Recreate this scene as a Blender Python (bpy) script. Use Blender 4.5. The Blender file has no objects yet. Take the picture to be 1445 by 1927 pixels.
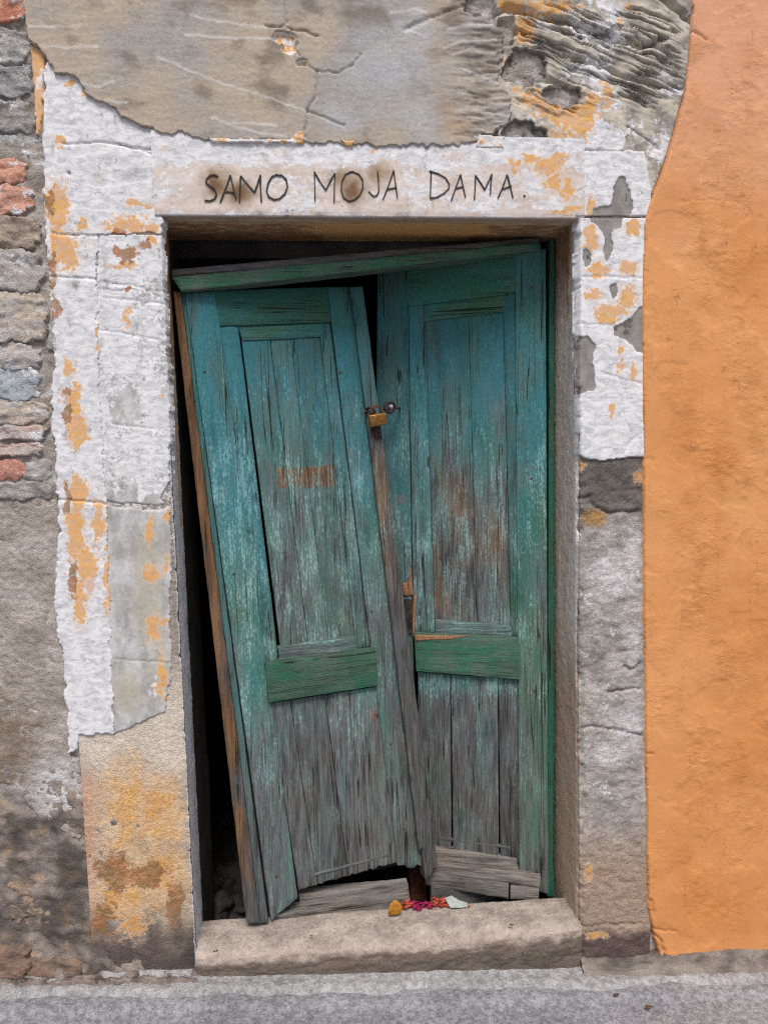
import bpy, bmesh, math, random
import numpy as np
from mathutils import Matrix, Vector
rad = math.radians
scene = bpy.context.scene
col = scene.collection

# ------------------------------------------------------------------ camera
W, H, F = 1445., 1927., 1392.            # photograph size and focal length in its pixels
CAM = np.array([0., -2.1, 1.6])
YAW, TILT, ROLL = rad(6.0), rad(5.3), rad(1.4)
_f = np.array([math.sin(YAW)*math.cos(TILT), math.cos(YAW)*math.cos(TILT), -math.sin(TILT)])
_r0 = np.array([math.cos(YAW), -math.sin(YAW), 0.]); _u0 = np.cross(_r0, _f)
_r = _r0*math.cos(ROLL) - _u0*math.sin(ROLL)
_u = _u0*math.cos(ROLL) + _r0*math.sin(ROLL)
cd = bpy.data.cameras.new('camera'); cam = bpy.data.objects.new('camera', cd); col.objects.link(cam)
cam.matrix_world = Matrix(((_r[0], _u[0], -_f[0], CAM[0]), (_r[1], _u[1], -_f[1], CAM[1]), (_r[2], _u[2], -_f[2], CAM[2]), (0, 0, 0, 1)))
cd.sensor_fit = 'VERTICAL'; cd.sensor_height = 36.; cd.sensor_width = 27.; cd.lens = F/H*36.
cd.clip_start = .02; cd.clip_end = 500.
scene.camera = cam

# ------------------------------------------------------------------ sky, sun, exposure
SUN_EL, SUN_AZ = 57., 1.                # azimuth: degrees to the left of the wall's normal
world = bpy.data.worlds.new('World'); scene.world = world; world.use_nodes = True
wn = world.node_tree.nodes; wl = world.node_tree.links
sky = wn.new('ShaderNodeTexSky'); sky.sky_type = 'NISHITA'; sky.sun_disc = False
sdir = Vector((-math.sin(rad(SUN_AZ))*math.cos(rad(SUN_EL)), -math.cos(rad(SUN_AZ))*math.cos(rad(SUN_EL)), math.sin(rad(SUN_EL))))
sky.sun_elevation = rad(SUN_EL); sky.sun_rotation = math.atan2(sdir.x, sdir.y)
sky.dust_density = 5.0; sky.air_density = 1.0; sky.ozone_density = 1.0
wl.new(sky.outputs[0], wn['Background'].inputs[0]); wn['Background'].inputs[1].default_value = .075
sd = bpy.data.lights.new('sun', 'SUN'); sd.energy = 1.8; sd.angle = rad(20); sd.color = (1., .97, .93)
sun = bpy.data.objects.new('sun', sd); col.objects.link(sun)
sun.rotation_euler = (-sdir).to_track_quat('-Z', 'Y').to_euler(); sun.location = (-2, -4, 6)
vs = scene.view_settings
scene.display_settings.display_device = 'sRGB'
vs.view_transform = 'Standard'; vs.look = 'None'; vs.gamma = 1.; vs.use_curve_mapping = False; vs.exposure = .52
scene.cycles.use_denoising = False; scene.cycles.filter_width = 1.25
scene.cycles.max_bounces = 4; scene.cycles.diffuse_bounces = 3; scene.cycles.glossy_bounces = 2

# ------------------------------------------------------------------ numeric helpers
def rays(u, v):
    u = np.asarray(u, float)[..., None]; v = np.asarray(v, float)[..., None]
    return _f + _r*(u-W/2)/F + _u*(H/2-v)/F
def wallp(u, v, h=0.):
    """photo position -> point on the wall's face (Y=0), raised h towards the street"""
    d = rays(u, v); k = -CAM[1]/d[..., 1]
    P = CAM + d*k[..., None]; P[..., 1] = -h
    return P
def at(u, v, Y=0.):
    d = rays(u, v); k = (Y-CAM[1])/d[..., 1]
    return CAM + d*k[..., None]
def proj(P):
    q = np.asarray(P, float)-CAM; z = q@_f
    return W/2+F*(q@_r)/z, H/2-F*(q@_u)/z
class Plane:
    """upright plane through P0 that runs along the ground direction a (radians)"""
    def __init__(s, P0, a, lean=0.):
        s.P0 = np.asarray(P0, float)
        d = np.array([math.cos(a), math.sin(a), 0.]); n = np.array([math.sin(a), -math.cos(a), 0.])
        s.n = n*math.cos(lean)+np.array([0, 0, 1.])*math.sin(lean); s.d = d
    def at(s, u, v, off=0.):
        d = rays(u, v); k = ((s.P0+s.n*off-CAM)@s.n)/(d@s.n)
        return CAM+d*k[..., None]
rng0 = np.random.RandomState(7)
_perm = rng0.permutation(256); _perm = np.concatenate([_perm]*3)
_ga = rng0.rand(256)*2*math.pi; _gx = np.cos(_ga); _gy = np.sin(_ga)
def pn(x, y, seed=0):
    x = np.asarray(x, float)+seed*17.31; y = np.asarray(y, float)+seed*9.77
    xi = np.floor(x).astype(int); yi = np.floor(y).astype(int); xf = x-xi; yf = y-yi
    sx = xf*xf*xf*(xf*(xf*6-15)+10); sy = yf*yf*yf*(yf*(yf*6-15)+10)
    def g(i, j, a, b):
        k = _perm[_perm[i & 255]+(j & 255)]; return _gx[k]*a+_gy[k]*b
    a = g(xi, yi, xf, yf); b = g(xi+1, yi, xf-1, yf); c = g(xi, yi+1, xf, yf-1); d = g(xi+1, yi+1, xf-1, yf-1)
    return 1.5*((a+(b-a)*sx)*(1-sy)+(c+(d-c)*sx)*sy)
def fbm(x, y, o=4, seed=0, g=.55):
    t = 0; a = 1.; n = 0
    for i in range(o):
        t = t+a*pn(np.asarray(x)*2**i, np.asarray(y)*2**i, seed+i*3); n += a; a *= g
    return t/n
def sst(a, b, x):
    t = np.clip((x-a)/(b-a), 0, 1); return t*t*(3-2*t)
def segdist(U, V, pl):
    d = np.full(np.shape(U), 1e9)
    for (x0, y0), (x1, y1) in zip(pl[:-1], pl[1:]):
        dx, dy = x1-x0, y1-y0; L = dx*dx+dy*dy+1e-9
        t = np.clip(((U-x0)*dx+(V-y0)*dy)/L, 0, 1)
        d = np.minimum(d, np.hypot(U-x0-t*dx, V-y0-t*dy))
    return d
def sdf(U, V, poly):
    """signed distance, positive inside"""
    p = list(poly)+[poly[0]]; d = segdist(U, V, p); ins = np.zeros(np.shape(U), bool)
    for (x0, y0), (x1, y1) in zip(p[:-1], p[1:]):
        if y0 == y1: continue
        c = ((y0 > V) != (y1 > V)) & (U < (x1-x0)*(V-y0)/(y1-y0)+x0); ins ^= c
    return np.where(ins, d, -d)
def blobs(U, V, L, warp=.0, seed=0, ws=30.):
    """union of ellipses (cx, cy, rx, ry); >0 inside, about 1 at a centre"""
    if warp:
        U = U+warp*fbm(U/ws, V/ws, 3, seed); V = V+warp*fbm(U/ws, V/ws, 3, seed+50)
    m = np.full(np.shape(U), -1.)
    for b in L: m = np.maximum(m, 1-np.hypot((U-b[0])/b[2], (V-b[1])/b[3]))
    return m
def lin(r, g, b):
    c = np.array([r, g, b], float)/255.
    return np.where(c <= .04045, c/12.92, ((c+.055)/1.055)**2.4)
def mixc(a, b, t):
    t = np.clip(t, 0, 1)[..., None]; return a*(1-t)+b*t
def flat(c, U): return np.broadcast_to(np.asarray(c, float), np.shape(U)+(3,)).copy()

# ------------------------------------------------------------------ object helpers
def thing(name, label, cat, loc=(0, 0, 0), group=None):
    o = bpy.data.objects.new(name, None); col.objects.link(o); o.location = loc; o.empty_display_size = .1
    tag(o, label, cat, group); return o
def tag(o, label=None, cat=None, group=None, kind=None):
    if label: o['label'] = label
    if cat: o['category'] = cat
    if group: o['group'] = group
    if kind: o['kind'] = kind
    return o
def link(name, me, mat, parent=None):
    o = bpy.data.objects.new(name, me); col.objects.link(o)
    if mat: me.materials.append(mat)
    if parent is not None:
        o.parent = parent; m = Matrix.Identity(4); q = parent; t = Vector((0, 0, 0))
        while q is not None: t += q.location; q = q.parent
        o.matrix_parent_inverse = Matrix.Translation(-t)
    return o
def mesh_np(name, verts, quads, attrs=None, smooth=True):
    verts = np.asarray(verts, np.float32); quads = np.asarray(quads, np.int32)
    me = bpy.data.meshes.new(name); me.vertices.add(len(verts)); me.vertices.foreach_set('co', verts.ravel())
    n = quads.shape[1]
    me.loops.add(quads.size); me.loops.foreach_set('vertex_index', quads.ravel())
    me.polygons.add(len(quads)); me.polygons.foreach_set('loop_start', np.arange(0, quads.size, n, dtype=np.int32))
    me.polygons.foreach_set('loop_total', np.full(len(quads), n, np.int32))
    me.polygons.foreach_set('use_smooth', np.full(len(quads), smooth))
    for k, a in (attrs or {}).items():
        a = np.asarray(a, np.float32)
        if a.shape[-1] == 4:
            at_ = me.attributes.new(k, 'FLOAT_COLOR', 'POINT'); at_.data.foreach_set('color', a.ravel())
        else:
            at_ = me.attributes.new(k, 'FLOAT_VECTOR', 'POINT'); at_.data.foreach_set('vector', a.ravel())
    me.update(); me.validate(); return me
def grid_quads(nr, nc, keep=None, flip=False):
    i = np.arange(nr*nc).reshape(nr, nc)
    q = np.stack([i[:-1, :-1], i[1:, :-1], i[1:, 1:], i[:-1, 1:]], -1)
    if flip: q = q[..., ::-1]
    if keep is not None: q = q[keep]
    return q.reshape(-1, 4)
def surf(name, P, base, mk, mat, parent, keep=None, flip=False):
    """a grid of points with its colour attributes as one mesh object"""
    nr, nc = P.shape[:2]
    q = grid_quads(nr, nc, keep, flip)
    used = np.unique(q); remap = np.zeros(nr*nc, np.int32); remap[used] = np.arange(len(used))
    b4 = np.concatenate([base, np.ones(base.shape[:2]+(1,))], -1).reshape(-1, 4)[used]
    return link(name, mesh_np(name, P.reshape(-1, 3)[used], remap[q], {'base': b4, 'mk': mk.reshape(-1, 4)[used]}), mat, parent)
def stackmk(U, w=None, o=None, r=None, d=None):
    z = np.zeros(np.shape(U)); g = lambda a: z-.6 if a is None else np.clip(a, -.6, 1)
    return np.stack([g(w), g(o), g(r), g(d)], -1)
def bm_obj(name, bm, mat, parent=None, smooth=False):
    me = bpy.data.meshes.new(name); bm.normal_update(); bm.to_mesh(me); bm.free()
    if smooth:
        for p in me.polygons: p.use_smooth = True
    return link(name, me, mat, parent)
def tube_bm(bm, pts, r, seg=8, cap=True):
    pts = [Vector(p) for p in pts]; rings = []
    for i, p in enumerate(pts):
        t = (pts[min(i+1, len(pts)-1)]-pts[max(i-1, 0)]).normalized()
        a = t.orthogonal().normalized() if i == 0 else (a-t*a.dot(t)).normalized()
        b = t.cross(a); rr = r[i] if isinstance(r, (list, tuple)) else r
        rings.append([bm.verts.new(p+(a*math.cos(k*2*math.pi/seg)+b*math.sin(k*2*math.pi/seg))*rr) for k in range(seg)])
    for A, B in zip(rings[:-1], rings[1:]):
        for k in range(seg): bm.faces.new((A[k], A[(k+1) % seg], B[(k+1) % seg], B[k]))
    if cap: bm.faces.new(rings[0][::-1]); bm.faces.new(rings[-1])
def box_bm(bm, c, s, M=None, bevel=0.):
    r = bmesh.ops.create_cube(bm, size=1.); vv = r['verts']
    for v in vv: v.co = Vector((v.co.x*s[0], v.co.y*s[1], v.co.z*s[2]))
    if bevel:
        e = list({e for v in vv for e in v.link_edges}); rr = bmesh.ops.bevel(bm, geom=e, offset=bevel, segments=2, affect='EDGES', profile=.5)
        vv = list({v for f in rr['faces'] for v in f.verts} | {v for v in vv if v.is_valid})
    for v in vv:
        if M is not None: v.co = M@v.co
        v.co += Vector(c)
    return vv

# ------------------------------------------------------------------ materials
class NT:
    def __init__(s, name, rough=.9, spec=.25):
        s.m = bpy.data.materials.new(name); s.m.use_nodes = True; s.t = s.m.node_tree; s.b = s.t.nodes['Principled BSDF']
        s.b.inputs['Roughness'].default_value = rough; s.b.inputs['Specular IOR Level'].default_value = spec
    def put(s, sock, v):
        if v is None: return
        if isinstance(v, bpy.types.NodeSocket): s.t.links.new(v, sock)
        elif hasattr(sock.default_value, '__len__') and not isinstance(v, (int, float)):
            v = tuple(float(x) for x in v); n = len(sock.default_value); sock.default_value = (v+(1.,))[:n] if len(v) < n else v[:n]
        else: sock.default_value = v
    def math(s, op, a, b=None, c=None, clamp=False):
        n = s.t.nodes.new('ShaderNodeMath'); n.operation = op; n.use_clamp = clamp
        for i, x in enumerate((a, b, c)): s.put(n.inputs[i], x)
        return n.outputs[0]
    def vmul(s, a, v):
        n = s.t.nodes.new('ShaderNodeVectorMath'); n.operation = 'MULTIPLY'; s.put(n.inputs[0], a); s.put(n.inputs[1], v); return n.outputs[0]
    def noise(s, vec, scale, detail=4, rough=.6, dist=0.):
        n = s.t.nodes.new('ShaderNodeTexNoise'); s.put(n.inputs['Vector'], vec); n.inputs['Scale'].default_value = scale
        n.inputs['Detail'].default_value = detail; n.inputs['Roughness'].default_value = rough; n.inputs['Distortion'].default_value = dist; return n.outputs['Fac']
    def voro(s, vec, scale, feature='F1'):
        n = s.t.nodes.new('ShaderNodeTexVoronoi'); n.feature = feature; s.put(n.inputs['Vector'], vec); n.inputs['Scale'].default_value = scale; return n.outputs['Distance']
    def mix(s, f, a, b, mode='MIX'):
        n = s.t.nodes.new('ShaderNodeMix'); n.data_type = 'RGBA'; n.blend_type = mode
        s.put(n.inputs[0], f); s.put(n.inputs[6], a); s.put(n.inputs[7], b); return n.outputs[2]
    def ramp(s, x, a, b, c0=0., c1=1.):
        n = s.t.nodes.new('ShaderNodeMapRange'); n.interpolation_type = 'SMOOTHSTEP'; s.put(n.inputs[0], x)
        n.inputs[1].default_value = a; n.inputs[2].default_value = b; n.inputs[3].default_value = c0; n.inputs[4].default_value = c1; return n.outputs[0]
    def attr(s, name):
        n = s.t.nodes.new('ShaderNodeAttribute'); n.attribute_name = name; return n
    def sep(s, c):
        n = s.t.nodes.new('ShaderNodeSeparateColor'); s.put(n.inputs[0], c); return n.outputs
    def obj(s): return s.t.nodes.new('ShaderNodeTexCoord').outputs['Object']
    def bump(s, h, dist, strength=1.):
        n = s.t.nodes.new('ShaderNodeBump'); n.inputs['Distance'].default_value = dist; n.inputs['Strength'].default_value = strength
        s.put(n.inputs['Height'], h); s.t.links.new(n.outputs[0], s.b.inputs['Normal'])
    def done(s, colour): s.put(s.b.inputs['Base Color'], colour); return s.m

def wall_material(name, bump=.006, grain=1.):
    n = NT(name, .92, .15); co = n.obj()
    A = n.attr('base'); Mk = n.attr('mk'); k = n.sep(Mk.outputs['Color'])
    n1 = n.noise(co, 16, 4, .7); n2 = n.noise(co, 85, 4, .72); n3 = n.noise(co, 330, 2, .6); n4 = n.noise(n.vmul(co, (1, 1, 2.2)), 30, 4, .75, .6)
    def th(m, a1, a2, lo, hi):
        x = n.math('MULTIPLY_ADD', n.math('SUBTRACT', n1, .5), a1, m)
        x = n.math('MULTIPLY_ADD', n.math('SUBTRACT', n2, .5), a2, x)
        return n.ramp(x, lo, hi)
    g = n.math('MULTIPLY_ADD', n2, .9*grain, 1-.45*grain)
    g2 = n.math('MULTIPLY_ADD', n4, .7*grain, 1-.35*grain)
    c = n.mix(1., A.outputs['Color'], n.math('MULTIPLY', g, g2), 'MULTIPLY')
    c = n.mix(n.ramp(n3, .60, .74, 0, .55*grain), c, n.mix(1., c, (.35, .33, .31), 'MULTIPLY'))   # dark sand grains
    c = n.mix(n.ramp(n3, .40, .27, 0, .35*grain), c, (.62, .6, .57))                            # pale grit
    w = th(k[0], .55, .75, .47, .55)
    wc = n.mix(n.ramp(n4, .36, .64), (.77, .775, .81), (.53, .54, .575))
    wc = n.mix(n.ramp(n1, .52, .72, 0, .5), wc, (.68, .64, .58))
    wc = n.mix(n.ramp(n2, .58, .76, 0, .3), wc, (.52, .47, .40))
    c = n.mix(w, c, wc)
    hl = th(k[1], .35, .9, .30, .50); c = n.mix(n.math('MULTIPLY', hl, .55), c, (.74, .55, .40))
    o = th(k[1], .35, .95, .48, .54)
    oc = n.mix(n.ramp(n4, .35, .65), (.70, .37, .085), (.60, .285, .10))
    oc = n.mix(n.ramp(n2, .54, .70, 0, .6), oc, (.33, .15, .055)); oc = n.mix(n.ramp(n3, .42, .3, 0, .5), oc, (.78, .58, .36))
    c = n.mix(n.math('MULTIPLY', o, n.ramp(n.math('ADD', n4, n.math('MULTIPLY', n3, .5)), .58, .90, .97, .5)), c, oc)
    r = th(k[2], .3, .7, .47, .56)
    rc = n.mix(n.ramp(n1, .4, .6), (.40, .17, .075), (.25, .145, .065))
    c = n.mix(n.math('MULTIPLY', r, n.ramp(n4, .45, .68, .92, .45)), c, rc)
    pit = n.math('MULTIPLY', n.ramp(n2, .30, .25), n.ramp(n4, .5, .62)); c = n.mix(n.math('MULTIPLY', pit, .75), c, (.05, .045, .04))
    hair = n.math('MULTIPLY', n.ramp(n.math('ABSOLUTE', n.math('SUBTRACT', n1, .5)), .007, .002), n.ramp(n4, .47, .6)); c = n.mix(n.math('MULTIPLY', hair, .6), c, (.09, .08, .075))
    d = th(Mk.outputs['Alpha'], .6, .7, .30, 1.1)
    c = n.mix(n.math('MULTIPLY', d, .85), c, (.075, .066, .058))
    h = n.math('MULTIPLY_ADD', n2, .62*grain+.1, n.math('MULTIPLY', n3, .30*grain+.05))
    n.bump(h, bump, 1.)
    return n.done(c)

def orange_material():
    n = NT('orange_render', .85, .2); co = n.obj(); A = n.attr('base'); Mk = n.attr('mk'); k = n.sep(Mk.outputs['Color'])
    n1 = n.noise(co, 7, 4, .6); n2 = n.noise(n.vmul(co, (1, 1, 1.6)), 42, 5, .62, .5); n3 = n.noise(co, 260, 3, .6)
    c = n.mix(1., A.outputs['Color'], n.math('MULTIPLY_ADD', n1, .36, .82), 'MULTIPLY')
    c = n.mix(n.ramp(n2, .5, .75, 0, .22), c, n.mix(1., c, (.8, .68, .5), 'MULTIPLY'))
    c = n.mix(n.ramp(n3, .60, .78, 0, .3), c, (.42, .17, .06)); c = n.mix(n.ramp(n3, .40, .25, 0, .3), c, (.72, .42, .2))
    sk = n.noise(n.vmul(co, (1, 1, .12)), 34, 3, .65); c = n.mix(n.ramp(sk, .55, .78, 0, .3), c, n.mix(1., c, (.78, .68, .6), 'MULTIPLY'))
    w = n.ramp(n.math('MULTIPLY_ADD', n.math('SUBTRACT', n2, .5), .9, k[0]), .47, .55); c = n.mix(w, c, (.55, .54, .53))
    d = n.ramp(n.math('MULTIPLY_ADD', n.math('SUBTRACT', n2, .5), .9, Mk.outputs['Alpha']), .25, .95); c = n.mix(n.math('MULTIPLY', d, .8), c, (.11, .095, .085))
    amp = n.math('MULTIPLY_ADD', k[1], 1.0, .14)
    h = n.math('ADD', n.math('MULTIPLY', n.math('MULTIPLY', n2, amp), 1.2), n.math('MULTIPLY', n3, .22))
    hc = n.math('MULTIPLY', n.ramp(n.math('ABSOLUTE', n.math('SUBTRACT', n1, .5)), .005, .0015), n.ramp(sk, .5, .58)); c = n.mix(n.math('MULTIPLY', hc, .5), c, (.25, .11, .045))
    n.bump(h, .0045, .8); return n.done(c)

def wood_material(name, lo=(.046, .047, .051), hi=(.178, .174, .178)):
    n = NT(name, .8, .2); G = n.attr('gr').outputs['Vector']; Mk = n.attr('mk'); k = n.sep(Mk.outputs['Color'])
    g1 = n.noise(n.vmul(G, (1, .035, 1)), 330, 4, .65); g2 = n.noise(n.vmul(G, (1, .09, 1)), 60, 4, .65, .4)
    g3 = n.noise(n.vmul(G, (1, .4, 1)), 190, 4, .7); g4 = n.noise(n.vmul(G, (1, .3, 1)), 13, 4, .6)
    cr = n.noise(n.vmul(G, (1, .016, 1)), 60, 1, .5, .15)
    wn_ = n.t.nodes.new('ShaderNodeTexWhiteNoise'); wn_.noise_dimensions = '1D'; sx_ = n.t.nodes.new('ShaderNodeSeparateXYZ'); n.put(sx_.inputs[0], G); n.put(wn_.inputs['W'], n.math('MULTIPLY', sx_.outputs[2], 7.13)); tone = n.math('MULTIPLY_ADD', wn_.outputs['Value'], .35, .82)
    g5 = n.noise(n.vmul(G, (1, .16, 1)), 26, 3, .6)
    wood = n.mix(n.ramp(n.math('ADD', n.math('MULTIPLY', g1, .6), n.math('MULTIPLY', g2, .4)), .3, .7), lo, hi)
    wood = n.mix(n.ramp(g4, .42, .7, 0, .7), wood, n.mix(1., wood, (.92, .76, .68), 'MULTIPLY'))
    wood = n.mix(n.ramp(g5, .52, .74, 0, .6), wood, n.mix(1., wood, (.42, .42, .45), 'MULTIPLY'))
    brown = n.mix(n.ramp(g2, .3, .7), (.10, .046, .022), (.255, .135, .062))
    wood = n.mix(n.ramp(n.math('MULTIPLY_ADD', n.math('SUBTRACT', g2, .5), .8, Mk.outputs['Alpha']), .35, .7), wood, brown)
    v1 = n.math('MULTIPLY_ADD', n.math('SUBTRACT', g3, .5), 1.15, n.math('MULTIPLY', n.math('SUBTRACT', g1, .5), .8))
    v2 = n.math('MULTIPLY_ADD', n.math('SUBTRACT', g2, .5), .8, v1)
    # thin washed-out residue soaked into the grain
    st = n.ramp(n.math('MULTIPLY_ADD', n.math('SUBTRACT', g2, .5), .7, k[0]), .10, .62, .06, .86)
    res = n.mix(k[1], (.098, .195, .21), (.112, .175, .142))
    res = n.mix(1., res, n.math('MULTIPLY_ADD', g1, 1.3, .25), 'MULTIPLY')
    wood = n.mix(st, wood, res)
    p = n.ramp(n.math('ADD', k[0], v2), .50, .74)
    teal = n.mix(k[1], (.036, .165, .20), (.024, .125, .070))
    teal = n.mix(1., teal, n.math('MULTIPLY_ADD', g3, 1.5, .3), 'MULTIPLY')
    teal = n.mix(n.ramp(g4, .42, .66, 0, .7), teal, n.mix(1., teal, (2.1, .85, .62), 'MULTIPLY'))
    pale = n.mix(k[1], (.21, .41, .44), (.28, .42, .38))
    c = n.mix(n.math('MULTIPLY', p, .9), wood, teal)
    y = n.math('MAXIMUM', n.ramp(n.math('ADD', k[2], v2), .56, .76, 0, .85), n.ramp(n.math('ADD', k[2], v2), .32, .74, 0, .28))
    c = n.mix(y, c, pale)
    p = n.math('MAXIMUM', p, y)
    c = n.mix(1., c, tone, 'MULTIPLY')
    c = n.mix(n.ramp(g5, .54, .72, 0, .5), c, n.mix(1., c, (.5, .42, .38), 'MULTIPLY'))
    c = n.mix(n.ramp(g1, .38, .28, 0, .45), c, n.mix(1., c, (.35, .35, .35), 'MULTIPLY'))
    crk = n.math('MULTIPLY', n.ramp(n.math('ABSOLUTE', n.math('SUBTRACT', cr, .5)), .013, .004), n.ramp(g4, .47, .55))
    c = n.mix(n.math('MULTIPLY', crk, .85), c, (.012, .010, .010))
    h = n.math('MULTIPLY_ADD', g1, .6, n.math('MULTIPLY', g3, .3))
    h = n.math('SUBTRACT', h, n.math('MULTIPLY', crk, .8))
    n.bump(h, .005, 1.); return n.done(c)

def simple_material(name, a, b, scale=60., rough=.8, metal=0., bump=.002, spec=.3):
    n = NT(name, rough, spec); co = n.obj(); x = n.noise(co, scale, 5, .65); y = n.noise(co, scale*5, 3, .6)
    n.b.inputs['Metallic'].default_value = metal
    c = n.mix(n.ramp(x, .35, .65), a, b); n.bump(n.math('ADD', x, n.math('MULTIPLY', y, .4)), bump, .8); return n.done(c)

M_wall = wall_material('weathered_masonry', .0085)
M_plas = wall_material('limewashed_plaster', .0011, .5)
M_rend = wall_material('trowelled_render', .003, .6)
M_orange = orange_material()
M_wood = wood_material('weathered_wood'); M_bare = wood_material('bare_grey_wood', (.085, .076, .070), (.33, .30, .275))
M_ink_shade = simple_material('marker_ink_and_hole_shade', (.012, .011, .012), (.05, .045, .045), 90, .75, 0, .0005)  # black for the lettering, and for the painted shade in the lock hole
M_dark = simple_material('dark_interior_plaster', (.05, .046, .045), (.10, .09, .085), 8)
M_brass = simple_material('worn_brass', (.42, .22, .06), (.24, .12, .04), 90, .45, .75, .0006)
M_iron = simple_material('dark_iron', (.03, .026, .026), (.09, .06, .05), 120, .6, .6, .001)
M_rust = simple_material('rusted_iron', (.16, .05, .022), (.06, .03, .022), 70, .9, .1, .003)
M_steel = simple_material('dull_steel', (.25, .26, .28), (.12, .11, .11), 120, .5, .8, .001)
M_leaf = simple_material('dry_yellow_leaf', (.50, .24, .02), (.30, .11, .02), 160, .7, 0, .0015)
M_petal = simple_material('dry_red_petal', (.34, .02, .03), (.46, .13, .06), 190, .7, 0, .0015)
M_petal2 = simple_material('dry_magenta_petal', (.40, .015, .13), (.25, .02, .05), 190, .7, 0, .0015)
M_paper = simple_material('grey_paper', (.40, .44, .40), (.28, .31, .28), 80, .8, 0, .001)
M_lit = simple_material('brown_litter', (.06, .035, .025), (.14, .08, .05), 160, .9, 0, .002)
M_split = simple_material('fresh_split_wood', (.36, .19, .10), (.20, .105, .06), 200, .8, 0, .002)

# ------------------------------------------------------------------ ground
GS = -.086; GZ = .020                            # the street falls to the right
def gz(x): return GZ+GS*np.clip(x, -4, 4)
def ground_material(name, a, b, speck, sc):
    n = NT(name, .93, .2); co = n.obj(); n1 = n.noise(co, 5, 5, .65); n2 = n.noise(co, sc, 5, .75); n3 = n.noise(co, sc*4, 3, .65); v = n.voro(co, sc*1.6)
    c = n.mix(n.ramp(n2, .36, .64), a, b); c = n.mix(1., c, n.math('MULTIPLY_ADD', n1, .9, .55), 'MULTIPLY')
    c = n.mix(n.ramp(n3, .57, .72, 0, .7), c, speck); c = n.mix(n.ramp(n3, .4, .26, 0, .6), c, (.04, .038, .037))
    n.bump(n.math('ADD', n.math('MULTIPLY', n2, .6), n.math('ADD', n.math('MULTIPLY', n3, .5), n.math('MULTIPLY', v, .3))), .008, .9); return n.done(c)
M_road = ground_material('worn_asphalt', (.185, .19, .215), (.36, .365, .39), (.48, .48, .50), 56)
M_pave = ground_material('concrete_edge', (.23, .23, .235), (.41, .41, .42), (.52, .515, .51), 44)
xs = np.unique(np.concatenate([np.linspace(-60, -4, 12), np.linspace(-4, -1.3, 16), np.linspace(-1.3, 2.0, 300), np.linspace(2, 4, 12), np.linspace(4, 60, 12)]))
ys = np.unique(np.concatenate([np.linspace(-60, -3, 14), np.linspace(-3, -.6, 20), np.linspace(-.6, .02, 70)]))
X, Y = np.meshgrid(xs, ys)
edge = -.105+.012*fbm(X*3, Y*0+3, 3, 5)
Z = gz(X)-.006-.010*sst(edge, edge-.03, Y)+.004*fbm(X*6, Y*6, 3, 2)*(np.abs(X) < 4)
o = link('road', mesh_np('road', np.stack([X, Y, Z], -1).reshape(-1, 3), grid_quads(*X.shape, flip=True)), M_road); tag(o, kind='structure')
xs = np.linspace(-2.2, 2.6, 620); t = np.linspace(0, 1, 26); X, T = np.meshgrid(xs, t)
ed = -.095+.035*fbm(X*4, X*0, 4, 8)
Y = ed+(.03-ed)*T
Z = gz(X)+.004+.0035*fbm(X*11, Y*11, 4, 12)-.016*sst(.35, 0, T)+.010*sst(-.035, .01, Y)+.003*np.maximum(0, fbm(X*30, Y*60, 3, 4))
o = link('pavement', mesh_np('pavement', np.stack([X, Y, Z], -1).reshape(-1, 3), grid_quads(*X.shape, flip=True)), M_pave); tag(o, kind='structure')

# ------------------------------------------------------------------ house wall
OPL, OPR, OPT = -.363, .797, 2.221               # clear opening of the doorway
WX0, WX1, WZ1 = -2.4, 2.9, 4.2
house = thing('house_wall', 'weathered stone house wall with peeling white plaster round the old doorway', 'wall', (0, 0, 0))
orange_root = None
def uvgrid(u0, u1, v0, v1, st):
    return np.meshgrid(np.arange(u0, u1+st, st), np.arange(v0, v1+st, st))
def in_open(U, V, g=0.):
    P = wallp(U, V); return (P[..., 0] > OPL-g) & (P[..., 0] < OPR+g) & (P[..., 2] < OPT+g)
def cells(m):
    return m[:-1, :-1] | m[1:, :-1] | m[:-1, 1:] | m[1:, 1:]
def cells_all(m):
    return m[:-1, :-1] & m[1:, :-1] & m[:-1, 1:] & m[1:, 1:]

# solid masonry behind the faces, closing the room off from daylight
bm = bmesh.new()
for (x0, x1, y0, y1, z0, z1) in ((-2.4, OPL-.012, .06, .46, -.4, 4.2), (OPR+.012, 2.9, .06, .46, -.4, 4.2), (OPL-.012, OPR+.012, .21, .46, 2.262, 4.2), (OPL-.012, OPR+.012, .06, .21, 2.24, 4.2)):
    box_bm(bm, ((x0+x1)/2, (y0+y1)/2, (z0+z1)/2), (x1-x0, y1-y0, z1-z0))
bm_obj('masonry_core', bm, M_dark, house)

# rough mortar bed that everything else sits on
us = np.unique(np.concatenate([np.linspace(-1300, -40, 40), np.arange(-40, 1490, 5.), np.linspace(1490, 2600, 30)]))
vs_ = np.unique(np.concatenate([np.linspace(-1400, -40, 30), np.arange(-40, 2010, 5.)]))
U, V = np.meshgrid(us, vs_)
low = sst(1420, 1560, V+40*fbm(U/90, V/90, 2, 3))*sst(330, 200, U)
h = -.0125+.007*fbm(U/45, V/30, 4, 1)+.006*fbm(U/14, V/12, 3, 2)
h += low*(.004+.011*fbm(U/70, V/48, 4, 21)+.007*fbm(U/17, V/13, 4, 22))
h += .05*sst(1760, 1870, V)*low*np.clip(.4+fbm(U/50, V/40, 3, 23), 0, 1)
b = mixc(flat(lin(176, 170, 164), U), lin(136, 126, 118), .5+1.2*fbm(U/70, V/50, 4, 6))
b = mixc(b, lin(200, 196, 194), sst(.05, .5, fbm(U/40, V/30, 4, 9)))
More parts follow.
